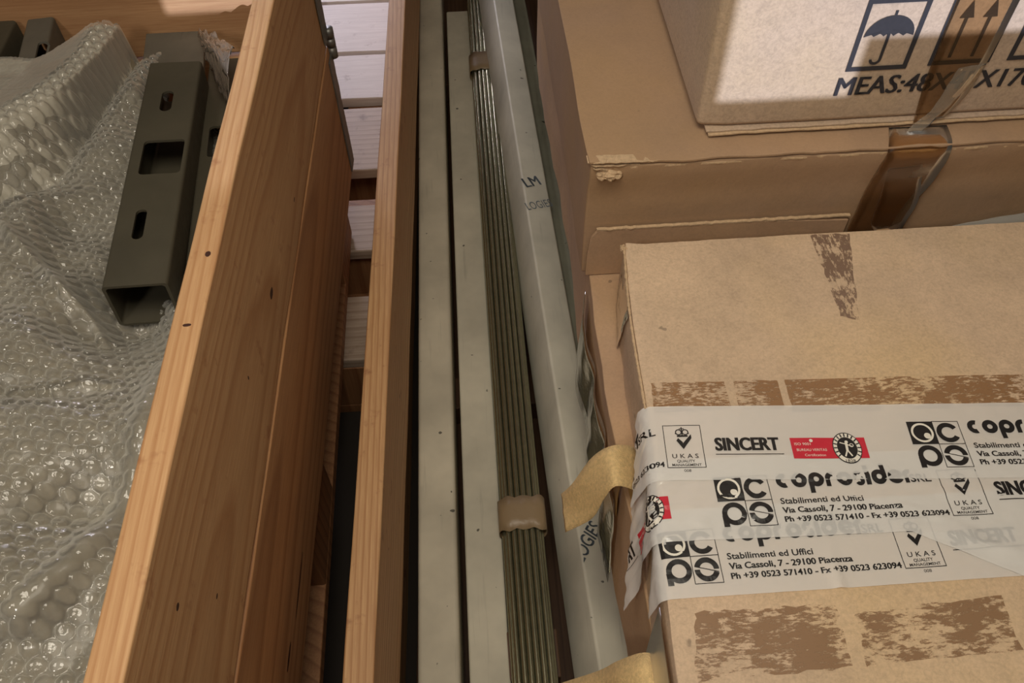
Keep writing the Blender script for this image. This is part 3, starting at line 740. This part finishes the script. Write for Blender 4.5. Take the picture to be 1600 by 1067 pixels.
# printed tape ---------------------------------------------------------------
W_T = .0745
STR = [  # u0 x, bottom edge y at x=.142, slope, lift above carton, side length at v=0 and v=W, wrinkle
    dict(y=.3350, s=-.064, off=.0026, e0=.040, e1=.016, wr=.0005, logo=.3620, flare=.30, seed=1),
    dict(y=.2800, s=-.026, off=.0017, e0=.112, e1=.050, wr=.0022, logo=.1830, flare=.12, seed=2),
    dict(y=.2335, s=-.004, off=.0008, e0=.030, e1=.020, wr=.0010, logo=.1290, flare=.10, seed=3)]
def tmap(st):
    def f(u, v, lift=0.0):
        # u is measured along the tape in world x of its unwrapped line, v across it
        y = st['y']+st['s']*(u-.142)+v; x = u - st['s']*v*-1*(-1)
        ed = dedge(y)+.0012
        wob = st['wr']*(nz(u*1.0, v*2.6, 0, 38, st['seed'])+.6*nz(u*.6+v, v*2, 0, 80, st['seed']+4))
        if st['seed'] == 3: wob += .0028*math.exp(-((v-.022-(u-.40)*-.55)/.0045)**2)*min(1, max(0, (u-.37)/.02))
        if st['seed'] == 2: wob += .0014*math.exp(-((v-.010-.02*math.sin(u*26))/.004)**2)
        if st['seed'] == 2 and u > .34: wob += .0045*min(1, (u-.34)/.04)*math.exp(-((v+.6*min(.045, (u-.335)*.55)-.004)/.007)**2)
        L_ = st['off']+lift+abs(wob)*.8
        if x >= ed:
            k = min(1, (x-ed)/.004)
            return (x, y, dz_top(max(x, ed+.004), y)-.0022*(1-k)**2+L_)
        s = ed-x; r = .0035
        if s < r*1.57:
            a = s/r; return (ed-(r+L_)*math.sin(a)*.9, y-s*.05, DZ-.0022-r+(r+L_)*math.cos(a)+.0008)
        s2 = s-r*1.57
        wv_ = st['flare']*s2+.003*math.sin(s2*70+v*60)*min(1, s2/.02)*(1 if st['seed'] > 1 else .3)
        return (ed-r-L_*1.0-wv_-.0005, y-s*.05-.10*s2, DZ-.0022-r-s2+.0008)
    return f
def umin(st, v): 
    t = v/W_T; y = st['y']+v; return dedge(y)+.001-(st['e0']*(1-t)+st['e1']*t)-.0022*math.sin(v*400)
def sheet(st, par, u1=.70):
    f = tmap(st); V = []; F = []; nu, nv = 190, 30
    for i in range(nu+1):
        for j in range(nv+1):
            v = W_T*j/nv; a = umin(st, v); t = i/nu
            u = a+(u1-a)*t**1.25
            if st['seed'] == 2 and u > .335:       # loose lower edge sagging over the strip below
                d_ = min(.045, (u-.335)*.55); v = -d_+(W_T+d_)*j/nv
            V.append(f(u, v))
    for i in range(nu):
        for j in range(nv): k = i*(nv+1)+j; F.append([k, k+nv+1, k+nv+2, k+1])
    return mesh('printed_tape', V, F, M['white_tape'], par, True)
def ring(out, cx, cy, R_, r_, sx=1): arc2d(out, cx, cy, (R_+r_)/2, R_-r_, 0, 360, 30, sx)
def copro_word(out, u, v, xh, length):
    """the fat rounded lower-case word: c o p r o s i d e r"""
    k = xh; adv = length/8.62; P = lambda a, b: (u+a*adv, v+b*k)
    sx = adv/k
    def rg(c, a0=0, a1=360): arc2d(out, u+c*adv, v+.5*k, .34*k, .33*k, a0, a1, 24, sx)
    def bar(a, y0, y1, w_=.31): poly2d(out, [P(a-w_/2, y0), P(a+w_/2, y0), P(a+w_/2, y1), P(a-w_/2, y1)])
    rg(.5, 70, 290)
    rg(1.5); rg(2.62); bar(2.25, -.42, .5)
    bar(3.38, 0, .62); arc2d(out, u+3.72*adv, v+.5*k, .34*k, .33*k, 80, 180, 12, sx)
    rg(4.50)
    arc2d(out, u+5.42*adv, v+.66*k, .22*k, .26*k, 40, 230, 12, sx); arc2d(out, u+5.45*adv, v+.30*k, .20*k, .26*k, -150, 60, 12, sx)
    bar(6.02, 0, 1.0); bar(6.02, 1.1, 1.38, .3)
    rg(6.75); bar(7.10, .4, 1.45)
    rg(7.85, 20, 330) ; bar(7.9, .42, .58, .7)
    bar(8.52, 0, .62, .26); arc2d(out, u+8.76*adv, v+.5*k, .32*k, .3*k, 75, 180, 12, sx)
def logo(out, wh, u, v, a):
    """two by two squares holding o c p s"""
    h = a/2
    poly2d(out, [(u, v+h), (u+h, v+h), (u+h, v+a), (u, v+a)])
    arc2d(wh, u+h*.5, v+h*1.5, h*.385, h*.085, 0, 360, 26); disc2d(wh, u+h*.66, v+h*1.36, h*.13)
    line2d(out, [(u+h, v+h), (u+a, v+h), (u+a, v+a), (u+h, v+a)], .0006, True)
    arc2d(out, u+h*1.5, v+h*1.5, h*.34, h*.19, 32, 328, 26)
    arc2d(out, u+h*.52, v+h*.5, h*.355, h*.19, 0, 360, 26); poly2d(out, [(u+h*.06, v-.0002), (u+h*.27, v-.0002), (u+h*.27, v+h*.45), (u+h*.06, v+h*.45)])
    line2d(out, [(u+h, v), (u+a, v), (u+a, v+h), (u+h, v+h)], .0006, True)
    arc2d(out, u+h*1.5, v+h*.5, h*.345, h*.19, 0, 162, 20); arc2d(out, u+h*1.5, v+h*.5, h*.345, h*.19, 180, 342, 20)
    line2d(out, [(u+h*1.10, v+h*.62), (u+h*1.90, v+h*.40)], .0007)
def mark_ukas(out, u, v):
    line2d(out, [(u, v), (u+.0325, v), (u+.0325, v+.042), (u, v+.042)], .0006, True)
    put_text(out, 'U K A S', u+.0050, u+.0275, v+.0092, .0042, .006)
    put_text(out, 'QUALITY', u+.0085, u+.0240, v+.0050, .0026, .01); put_text(out, 'MANAGEMENT', u+.0040, u+.0290, v+.0014, .0024, .01)
    put_text(out, '008', u+.0135, u+.0195, v-.0042, .0026)
    c = u+.0165; b = v+.0290
    poly2d(out, [(c-.0045, b), (c-.0008, b-.0040), (c-.0008, b-.0110), (c-.0062, b-.0025)])
    poly2d(out, [(c-.0008, b-.0110), (c-.0008, b-.0052), (c+.0072, b+.0040), (c+.0072, b-.0002)])
    # crown
    poly2d(out, [(c-.0052, b+.0012), (c+.0042, b+.0012), (c+.0042, b+.0030), (c-.0052, b+.0030)])
    for s in (-1, 1): arc2d(out, c-.0005+s*.0029, b+.0060, .0025, .0010, 0, 360, 16)
    line2d(out, [(c-.0005, b+.003), (c-.0005, b+.0108)], .0009); line2d(out, [(c-.0022, b+.0094), (c+.0012, b+.0094)], .0009)
    for s in (-1, 1): disc2d(out, c-.0005+s*.0055, b+.0048, .0007, 1, 8)
def tape_print(st, par):
    f = tmap(st); clip = lambda u, v: umin(st, v)+.001 < u < .695
    def ink(name, shapes, lift, mt_):
        V, F = join2d(shapes, .004); F = [q for q in F if all(clip(*V[i]) for i in q)]
        if not F: return
        used = sorted({i for q in F for i in q}); mp_ = {k: i for i, k in enumerate(used)}
        mesh(name, [f(V[i][0], V[i][1], lift) for i in used], [[mp_[i] for i in q] for q in F], M[mt_], par)
    for L0 in (st['logo']-.405, st['logo'], st['logo']+.405):
        bk, wh = [], []
        logo(bk, wh, L0, .0106, .0452); ink('printed_logo', bk, .0003, 'ink_black'); ink('logo_highlight', wh, .00042, 'ink_white')
        bk = []; copro_word(bk, L0+.0525, .0435, .0132, .112); put_text(bk, 'SRL', L0+.1660, L0+.1835, .0440, .0078, .015)
        ink('company_name', bk, .0003, 'ink_black')
        bk = []
        put_text(bk, 'Stabilimenti ed Uffici', L0+.0520, L0+.1215, .0290, .0052, .018)
        for q0 in (-.00016, .00016): put_text(bk, 'Via Cassoli, 7 - 29100 Piacenza', L0+.0520+q0, L0+.1510+q0, .0208, .0052, .014)
        for q0 in (-.00016, .00016): put_text(bk, 'Ph +39 0523 571410 - Fx +39 0523 623094', L0+.0520+q0, L0+.1880+q0, .0128, .0050, .014)
        ink('address_lines', bk, .0003, 'ink_black')
        bk = []; mark_ukas(bk, L0+.1905, .0120); ink('quality_mark', bk, .0003, 'ink_black')
        bk = []; [put_text(bk, 'SINCERT', L0+.2340+q0, L0+.2890+q0, .0285, .0128, .02) for q0 in (-.0005, 0, .0005)]
        line2d(bk, [(L0+.2335, .0245), (L0+.2915, .0245)], .0007); ink('certifier_name', bk, .0003, 'ink_black')
        a = L0+.2995; rd, wh, bk2, bk = [], [], [], []
        poly2d(rd, [(a, .0200), (a+.0650, .0200), (a+.0650, .0405), (a, .0405)]); ink('red_banner', rd, .0002, 'ink_red')
        put_text(wh, 'ISO 9001', a+.003, a+.017, .0330, .0026); put_text(wh, 'BUREAU VERITAS', a+.004, a+.030, .0272, .0026); put_text(wh, 'Certification', a+.010, a+.028, .0222, .0024)
        disc2d(wh, a+.018, .0375, .0016, 1, 12)
        cx, cy = a+.0480, .0302
        disc2d(bk2, cx, cy, .0155, .80, 30); ink('oval_emblem', bk2, .00025, 'ink_black')
        arc2d(wh, cx, cy, .01265, .0038, 0, 360, 30, .80)
        disc2d(wh, cx+.0005, cy+.0060, .0014); line2d(wh, [(cx, cy+.0045), (cx-.0004, cy-.002)], .0022); line2d(wh, [(cx-.0004, cy-.002), (cx-.003, cy-.0078)], .0013); line2d(wh, [(cx-.0004, cy-.002), (cx+.0024, cy-.0076)], .0013)
        line2d(wh, [(cx, cy+.0035), (cx-.0050, cy+.0052)], .0010); line2d(wh, [(cx, cy+.0035), (cx+.0044, cy+.0015)], .0010)
        arc2d(wh, cx+.0042, cy+.0026, .0016, .0006, 0, 360, 10); ink('banner_lettering', wh, .00042, 'ink_white')
        for k in range(20):          # lettering round the oval
            if 225 < k*18 < 315: continue
            aa = math.radians(k*18); q_ = (math.cos(aa), math.sin(aa))
            line2d(bk, [(cx+.0116*q_[0]*.8, cy+.0116*q_[1]), (cx+.0137*q_[0]*.8, cy+.0137*q_[1])], .0012)
        put_text(bk, '1828', cx-.0042, cx+.0042, cy-.0142, .0030, .01); ink('emblem_lettering', bk, .00055, 'ink_black')
for st in reversed(STR):
    tp = sheet(st, cD); tape_print(st, tp)

# brown tape on the carton's side
V, F = ribbon([(.1465, .425, -.655), (.1440, .423, -.70), (.1435, .42, -.732)], [(.1425, .385, -.655), (.1395, .382, -.70), (.139, .38, -.732)], .0005, 4)
V = [(v[0]-.0035, v[1], v[2]) for v in V]; mesh('brown_tape', V, F, M['brown_tape'], cD, True)
V, F = ribbon([(.1525, .60, -.654), (.1505, .60, -.69), (.149, .60, -.732)], [(.1435, .52, -.654), (.1420, .53, -.69), (.142, .54, -.732)], .0005, 6)
V = [(v[0]+.0015*nz(v[0], v[1], v[2], 70)-.002, v[1], v[2]) for v in V]; mesh('clear_tape', V, F, M['clear_film'], cD, True)
V, F = ribbon([(.1245, .23, -.654), (.1225, .225, -.70), (.121, .22, -.732)], [(.1205, .10, -.654), (.1195, .10, -.70), (.119, .10, -.732)], .0005, 6)
V = [(v[0]-.0025, v[1], v[2]) for v in V]; mesh('brown_tape', V, F, M['brown_tape'], cD, True)
# curled masking tape
Am = [(.1385, .398, -.712), (.1295, .4009, -.700), (.1099, .3965, -.690), (.0933, .3969, -.710), (.0762, .3923, -.750), (.0672, .4018, -.790)]
Bm = [(.1345, .352, -.712), (.1243, .3556, -.700), (.1082, .3548, -.690), (.0997, .3542, -.710), (.0903, .3537, -.750), (.0679, .3600, -.790)]
V, F = ribbon(Am, Bm, .0005, 8)
def torn(v):
    if v[2] < -.778: 
        k = (-.778-v[2])/.012; return (v[0]+k*.005*nz(0, v[1], 0, 70)+k*.002*nz(0, v[1], 0, 220), v[1], v[2]+k*.004*nz(0, v[1], 0, 110))
    return v
V = [torn(v) for v in V]
mesh('masking_tape', V, F, M['mask_tape'], cD, True)
for (xa, ya, xb) in ((.121, .392, .0), (.129, .378, .0)):
    V, F = ribbon([(xa, ya, -.715), (xa-.003, ya-.001, -.75), (xa-.001, ya-.002, -.80)], [(xa+.001, ya-.014, -.715), (xa-.002, ya-.015, -.75), (xa, ya-.016, -.80)], .0005, 5)
    mesh('amber_tape', V, F, M['amber_tape'], cD, True)
mt2 = [((.1275, .214, -.722), (.124, .14, -.722)), ((.1226, .214, -.718), (.118, .13, -.716)), ((.111, .2154, -.717), (.106, .13, -.714)), ((.0943, .217, -.740), (.094, .13, -.735)), ((.0813, .2216, -.780), (.080, .14, -.775)), ((.051, .2301, -.840), (.052, .15, -.840))]
V, F = ribbon([a for a, b in mt2], [b for a, b in mt2], .0005, 8)
mesh('masking_tape', V, F, M['mask_tape'], cD, True)

# grey sheet poking out between the cartons on the right
A = [(.494, .641, -.694), (.53, .643, -.683), (.57, .644, -.676), (.64, .644, -.666)]; B = [(.492, .626, -.7335), (.530, .622, -.7335), (.57, .620, -.7335), (.64, .620, -.7335)]
V, F = ribbon(A, B, .002, 6); V = [(v[0], v[1], v[2]+.0015*nz(v[0], v[1], 0, 60)) for v in V]
gs = mesh('plastic_sheet', V, F, M['grey_sheet'], origin=(.55, .63, -.7335))
tag(gs, 'folded grey plastic sheet poking up behind the taped carton at right edge', 'plastic sheet')

# ================================================================== LEFT CRATE CONTENTS
BUB = [(-0.5537,0.9072,-0.6000),(-0.5148,0.9293,-0.6000),(-0.5044,1.0169,-0.6150),(-0.4666,1.0013,-0.6100),(-0.4355,0.9748,-0.6100),(-0.4711,0.8751,-0.6000),(-0.4978,0.8466,-0.5950),(-0.5216,0.8132,-0.5900),(-0.4675,0.9166,-0.6030),(-0.5140,0.7920,-0.5870),(-0.4968,0.8216,-0.5920),(-0.4766,0.8461,-0.5960),(-0.4666,0.8870,-0.6000),(-0.4462,0.9520,-0.6060),(-0.5640,1.0121,-0.6250),(-0.5408,1.0316,-0.6250),(-0.5821,0.9715,-0.6200),(-0.4895,0.6696,-0.6100),(-0.4555,0.7321,-0.6300),(-0.4461,0.8482,-0.6450),(-0.4366,0.9687,-0.6550),(-0.4330,1.0034,-0.6600),(-0.5031,0.7329,-0.6000),(-0.4827,0.7876,-0.6120),(-0.4594,0.8528,-0.6200),(-0.4427,0.9470,-0.6300),(-0.4348,1.1003,-0.7000),(-0.3567,1.1006,-0.7100),(-0.4887,1.1449,-0.7000),(-0.5970,1.2132,-0.7000),(-0.6885,1.2044,-0.7000),(-0.6501,1.2009,-0.7000),(-0.5115,1.2210,-0.7200),(-0.4157,0.6951,-0.6550),(-0.3941,0.7494,-0.6600),(-0.3631,0.7577,-0.6700),(-0.3310,0.7659,-0.6800),(-0.4112,0.6152,-0.6400),(-0.4174,0.8645,-0.6600),(-0.3766,0.9508,-0.6800),(-0.3362,0.9743,-0.7000),(-0.3447,0.6557,-0.6700),(-0.3025,0.6246,-0.6600),(-0.3439,0.5883,-0.6650),(-0.4435,0.7638,-0.6500),(-0.4644,0.5999,-0.6000),(-0.4219,0.5554,-0.6000),(-0.3962,0.5540,-0.6100),(-0.3703,0.5369,-0.6300),(-0.3569,0.5501,-0.6720),(-.32,.545,-.672),(-.34,.52,-.655),(-0.3096,0.5266,-0.6350),(-0.2916,0.5382,-0.6200),(-0.2837,0.5455,-0.6200),(-0.3250,0.4804,-0.6200),(-0.3710,0.4693,-0.6000),(-0.4253,0.4905,-0.5850),(-0.3807,0.3618,-0.5700),(-0.3366,0.3643,-0.5800),(-0.2946,0.3940,-0.5850),(-0.3013,0.3411,-0.6050),(-0.2922,0.4260,-0.6050),(-0.3163,0.2821,-0.5800),(-0.3438,0.2517,-0.5600),(-0.3466,0.1950,-0.5850),(-0.3143,0.2221,-0.5920),(-0.3072,0.2733,-0.5980),(-0.3255,0.1963,-0.5930),(-0.3014,0.1988,-0.6020),(-0.2989,0.3172,-0.6250),(-0.5817,0.6891,-0.5900),(-0.4862,0.4372,-0.5800),(-0.4251,0.2658,-0.5800),(-0.6960,0.9615,-0.6200)]
R1 = [(-0.2773, 0.4685), (-0.2823, 0.4248), (-0.2822, 0.3630), (-0.2948, 0.3063), (-0.3120, 0.2633), (-0.3307, 0.2315)]
R2 = [(-0.4787, 0.6493), (-0.4368, 0.6051), (-0.4015, 0.5654), (-0.3750, 0.5404), (-0.3626, 0.5205)]
R3 = [(-0.4014, 0.4333), (-0.3713, 0.4375), (-0.3474, 0.4491), (-0.3251, 0.4477)]
def seg_dist(X, Y, P):
    d = np.full(X.shape, 9.0)
    for (a, b), (c, e) in zip(P[:-1], P[1:]):
        L2 = (c-a)**2+(e-b)**2; t = np.clip(((X-a)*(c-a)+(Y-b)*(e-b))/L2, 0, 1)
        d = np.minimum(d, np.hypot(X-a-t*(c-a), Y-b-t*(e-b)))
    return d
def vnoise(X, Y, f, seed):
    r = np.random.RandomState(seed); T = r.rand(256, 256); x = X*f+50; y = Y*f+50
    xi = np.floor(x).astype(int); yi = np.floor(y).astype(int); fx = x-xi; fy = y-yi
    fx = fx*fx*(3-2*fx); fy = fy*fy*(3-2*fy); g = lambda a, b: T[a % 256, b % 256]
    return (g(xi, yi)*(1-fx)*(1-fy)+g(xi+1, yi)*fx*(1-fy)+g(xi, yi+1)*(1-fx)*fy+g(xi+1, yi+1)*fx*fy)*2-1
RIDGE = [(-.70, .560, -.575), (-.5140, .792, -.587), (-.4766, .8461, -.594), (-.4610, .890, -.598), (-.4445, .952, -.604), (-.4300, 1.06, -.612)]
FOOT = [(-.66, .52, -.60), (-.5176, .708, -.640), (-.4699, .755, -.650), (-.4510, .862, -.655), (-.4366, .9687, -.662), (-.4250, 1.06, -.665)]
def side(X, Y, P):
    """signed distance (positive on the right) to a polyline and its height there"""
    best = np.full(X.shape, 9.0); sg = np.zeros(X.shape); hz = np.zeros(X.shape)
    for (a, b, p), (c, e, q_) in zip(P[:-1], P[1:]):
        L2 = (c-a)**2+(e-b)**2; t = np.clip(((X-a)*(c-a)+(Y-b)*(e-b))/L2, 0, 1)
        d = np.hypot(X-a-t*(c-a), Y-b-t*(e-b)); m_ = d < best
        best = np.where(m_, d, best); sg = np.where(m_, np.sign((X-a)*(e-b)-(Y-b)*(c-a)), sg); hz = np.where(m_, p+t*(q_-p), hz)
    return best*sg, hz
def base_h(X, Y):
    num = np.zeros(X.shape); den = np.zeros(X.shape)+1e-12
    for (px, py, pz) in BUB:
        d2 = (X-px)**2+(Y-py)**2; wgt = np.exp(-d2/(2*.022**2))+1e-4/(d2*2e3+.05)**2; num += wgt*pz; den += wgt
    Z = num/den
    dr, hr = side(X, Y, RIDGE); df_, hf = side(X, Y, FOOT)
    t = np.clip(dr/np.maximum(dr-df_, 1e-5), 0, 1)
    face = hr+(hf-hr)*(t**1.15)
    top = hr+.004*np.clip(-dr/.02, 0, 1)-.020*np.clip(-dr/.06-.3, 0, 1.2)+.010*np.clip((Y-.93)/.06, 0, 1)*np.clip(-dr/.03, 0, 1)
    lumpz = np.where(dr < 0, top, face)
    k = np.clip(df_/.035, 0, 1)
    Z = np.where(df_ < 0, lumpz, hf*(1-k)+Z*k)
    for P, hgt, sg in ((R1, .013, .013), (R2, .012, .007), (R3, .006, .006)):
        Z = Z+hgt*np.exp(-(seg_dist(X, Y, P)/sg)**2)
    Z = Z-.014*np.exp(-(((X+.335)/.032)**2+((Y-.542)/.020)**2))
    Z = Z+(.0014*vnoise(X, Y, 24, 3)+.0006*vnoise(X+.3*Y, Y, 75, 4))*np.where(df_ < 0, .6, 1)
    return Z
def bubbles(X, Y):
    p = .0128; rowh = p*.866
    wx = X+.0015*vnoise(X, Y, 30, 8); wy = Y+.0015*vnoise(X, Y, 30, 9)
    best = np.zeros(X.shape); r = np.floor(wy/rowh)
    for dr in (0, 1):
        R_ = r+dr; cx0 = np.where(R_ % 2 == 0, 0, p/2); c = np.round((wx-cx0)/p)
        cx = c*p+cx0; cy = R_*rowh
        d = np.hypot(wx-cx, wy-cy)/.0055
        hsh = np.mod(np.sin(c*12.9898+R_*78.233)*43758.5453, 1.0)
        amp = .0024+.0018*hsh**.7
        dome = np.where(d < 1, np.clip(1-d**6, 0, 1)**.55, 0)*amp
        dome *= 1-.22*np.where(d < .7, np.abs(np.sin(wx*900+hsh*9)*np.cos(wy*800+hsh*7)), 0)
        best = np.maximum(best, dome)
    smooth = np.clip((vnoise(X, Y, 16, 12)+.95)*1.5, .45, 1)
    dr, _ = side(X, Y, RIDGE); sm2 = 1-.93*np.clip((-dr-.016)/.012, 0, 1)
    rid = (1-.8*np.exp(-(seg_dist(X, Y, R1)/.011)**2))*(1-.6*np.exp(-(seg_dist(X, Y, R2)/.008)**2))
    return best*smooth*sm2*rid
def grid_mesh(name, x0, x1, y0, y1, st, fz, mat, par, keep, smooth=True):
    nx, ny_ = int((x1-x0)/st), int((y1-y0)/st)
    xs_, ys_ = np.linspace(x0, x1, nx), np.linspace(y0, y1, ny_); X, Y = np.meshgrid(xs_, ys_)
    Z = fz(X, Y); b = par.matrix_world.translation
    K = keep(X, Y)
    co = np.stack([X-b.x, Y-b.y, Z+CZ-b.z], -1).reshape(-1, 3)
    I = np.arange(nx*ny_).reshape(ny_, nx); ok = K[:-1, :-1] & K[1:, :-1] & K[:-1, 1:] & K[1:, 1:]
    Q = np.stack([I[:-1, :-1], I[:-1, 1:], I[1:, 1:], I[1:, :-1]], -1)[ok]
    used = np.unique(Q); rm = -np.ones(nx*ny_, int); rm[used] = np.arange(len(used)); Q = rm[Q]; co = co[used]
    me = bpy.data.meshes.new(name); me.vertices.add(len(co)); me.vertices.foreach_set('co', co.ravel().astype(np.float32))
    me.loops.add(Q.size); me.loops.foreach_set('vertex_index', Q.ravel().astype(np.int32)); me.polygons.add(len(Q))
    me.polygons.foreach_set('loop_start', (np.arange(len(Q))*4).astype(np.int32)); me.polygons.foreach_set('loop_total', np.full(len(Q), 4, np.int32))
    me.polygons.foreach_set('use_smooth', np.ones(len(Q), bool)); me.update(); me.validate(); me.materials.append(mat)
    o = bpy.data.objects.new(name, me); C.objects.link(o); o.parent = par; return o
wrap = empty('bubble_wrapped_goods', (-.5, .5, -.80), 'goods under clear bubble wrap filling the left crate around the black tubes', 'bubble wrap')
def keep(X, Y):
    right = -.2475+LA*Y-.0015
    k = (X < right) & (Y < 1.045) & (X > -.70)
    far = np.where(X < -.43, .985+.02*np.sin(X*40)+np.where(X < -.50, (X+.50)*.55, 0), np.where(X < -.385, 1.0, .93))
    return k & (Y < far)
grid_mesh('bubble_sheet', -.70, -.2255, .06, 1.045, .0011, lambda X, Y: base_h(X, Y)+bubbles(X, Y), M['bubble'], wrap, keep)
lump = lambda X, Y: (side(X, Y, FOOT)[0] < .004) & (Y > .5)
grid_mesh('inner_layer', -.70, -.2255, .06, 1.045, .004, lambda X, Y: base_h(X, Y)-.006+.003*vnoise(X, Y, 90, 15), M['wrap_inner'], wrap, keep)
grid_mesh('foam_wrapped_part', -.70, -.40, .50, 1.045, .003, lambda X, Y: base_h(X, Y)-.0025-.004*np.clip(side(X, Y, RIDGE)[0]/.02, 0, 1), M['pale_wrap'], wrap, lambda X, Y: keep(X, Y) & lump(X, Y))

# black slotted tubes: real holes cut by booleans, cutters removed afterwards
def cut(o, cutters):
    for V_, F_ in cutters:
        c = mesh('cutter', V_, F_, M['hole_dark']); c.data.update()
        bpy.context.view_layer.update()
        md = o.modifiers.new('b', 'BOOLEAN'); md.operation = 'DIFFERENCE'; md.solver = 'EXACT'; md.object = c
        me = bpy.data.meshes.new_from_object(o.evaluated_get(bpy.context.evaluated_depsgraph_get()))
        o.modifiers.clear(); old = o.data; o.data = me; bpy.data.meshes.remove(old)
        cm = c.data; bpy.data.objects.remove(c); bpy.data.meshes.remove(cm)
def prism(cx, cy, hw, hl, r, frame_):
    """rounded hole shape in the tube's own top plane, through the top wall only"""
    p0, X, Yv, U = frame_; P = []
    for sx, sy, a0 in ((1, 1, 0), (-1, 1, 90), (-1, -1, 180), (1, -1, 270)):
        for i in range(6):
            a = math.radians(a0+90*i/5); P.append((cx+sx*(hw-r)+r*math.cos(a), cy+sy*(hl-r)+r*math.sin(a)))
    V_ = []; n_ = len(P)
    for z in (-.006, .004):
        for a, b in P: V_.append(tuple(p0+X*a+Yv*b+U*z))
    F_ = [list(range(n_))[::-1], [n_+i for i in range(n_)]]+[[i, (i+1) % n_, n_+(i+1) % n_, n_+i] for i in range(n_)]
    return V_, F_
def black_tube(p0, p1, w_, d_, roll, holes, label, seed=0, mat='black_paint'):
    o = tube('slotted_steel_tube', p0, p1, w_, d_, .004, .003, roll, M[mat], seg=1, origin=p0)
    o.modifiers.clear()
    p0v, p1v = Vector(p0), Vector(p1); ax = (p1v-p0v).normalized(); xr = Vector((1, 0, 0)); xr = (xr-ax*xr.dot(ax)).normalized(); up_ = xr.cross(ax).normalized()
    q_ = math.radians(roll); X = xr*math.cos(q_)-up_*math.sin(q_); U = xr*math.sin(q_)+up_*math.cos(q_)
    cut(o, [prism(*h, (p0v, X, ax, U)) for h in holes])
    em = o.modifiers.new('es', 'EDGE_SPLIT'); em.split_angle = math.radians(30)
    return tag(o, label, 'steel tube')
t1a, t1b = (-.3575, .551, -.600), (-.3790, .906, -.600)
black_tube(t1a, t1b, .0605, .058, 3, [(.0245, .082, .0055, .021, .0054), (.0345, .184, .0215, .0275, .005), (.0285, .281, .0065, .0185, .0064)],
           'black square steel tube with two slots and one square hole, open end facing the viewer')
black_tube((-.3010, .600, -.640), (-.3285, .965, -.640), .055, .055, 0, [(.0315, .205, .0215, .0275, .005), (.029, .10, .006, .018, .0058)],
           'black steel tube squeezed against the left crate board, bag lying on its far end')
black_tube((-.5560, .930, -.622), (-.5720, 1.050, -.622), .034, .05, 0, [(.030, .045, .008, .02, .004)], 'grey steel tube behind the bubble wrap hump at the far board, right of another', mat='dark_plate')
black_tube((-.640, .900, -.622), (-.6400, 1.050, -.622), .054, .05, 0, [], 'dark steel tube in the far left corner, leftmost behind the bubble wrap', mat='black_paint')
# dark plate lying across behind the first tube
V, F = gridbox(-.408, -.330, .925, 1.045, -.655, -.647, .02, lambda x, y, z: (x-.12*(y-.9), y, z)); 
o = bevel(mesh('steel_plate', V, F, M['dark_plate'], origin=(-.37, .98, -.655)), .001); tag(o, 'flat scuffed dark steel plate behind the far end of the slotted black tube', 'steel plate')
# foam scrap seen between the two tubes
V, F = gridbox(-.320, -.311, .80, .93, -.705, -.690, .01, lambda x, y, z: (x+.002*nz(x, y, z, 50), y, z))
o = mesh('foam_strip', V, F, M['foam_bit'], origin=(-.315, .86, -.705)); tag(o, 'pale foam strip deep in the slit between the two black tubes', 'foam')
# crumpled clear bag at the far end of the second tube
V = []; F = []; n1, n2 = 46, 34
for i in range(n1+1):
    for j in range(n2+1):
        s, t = i/n1, j/n2
        a = Vector((-.352, 1.030, -.640)).lerp(Vector((-.262, .870, -.560)), s)
        b = Vector((-.326, .955, -.630)).lerp(Vector((-.272, .805, -.615)), s)
        p = a.lerp(b, t); hh = .022*math.sin(math.pi*min(1, t*1.0))*(.5+.5*s)
        f_ = .010*nz(s*1.2+t*3, t*2, 0, 2.4, 2)+.006*nz(s*2, t*6, 0, 3, 5)+.0035*abs(nz(s*3+t*8, t*9, 0, 2, 6))
        V.append((p.x+f_*.4, p.y+f_*.3, p.z+hh+f_))
for i in range(n1):
    for j in range(n2): k = i*(n2+1)+j; F.append([k, k+n2+1, k+n2+2, k+1])
V = [(min(v[0], -.2475+LA*v[1]-.002), min(v[1], 1.05), v[2]) for v in V]
o = mesh('plastic_bag', V, F, M['bag'], origin=(-.31, .93, -.64), smooth=True); s_ = o.modifiers.new('s', 'SOLIDIFY'); s_.thickness = .0004
tag(o, 'crumpled clear plastic bag in the far right corner of the left crate', 'plastic bag')
bpy.context.view_layer.update()
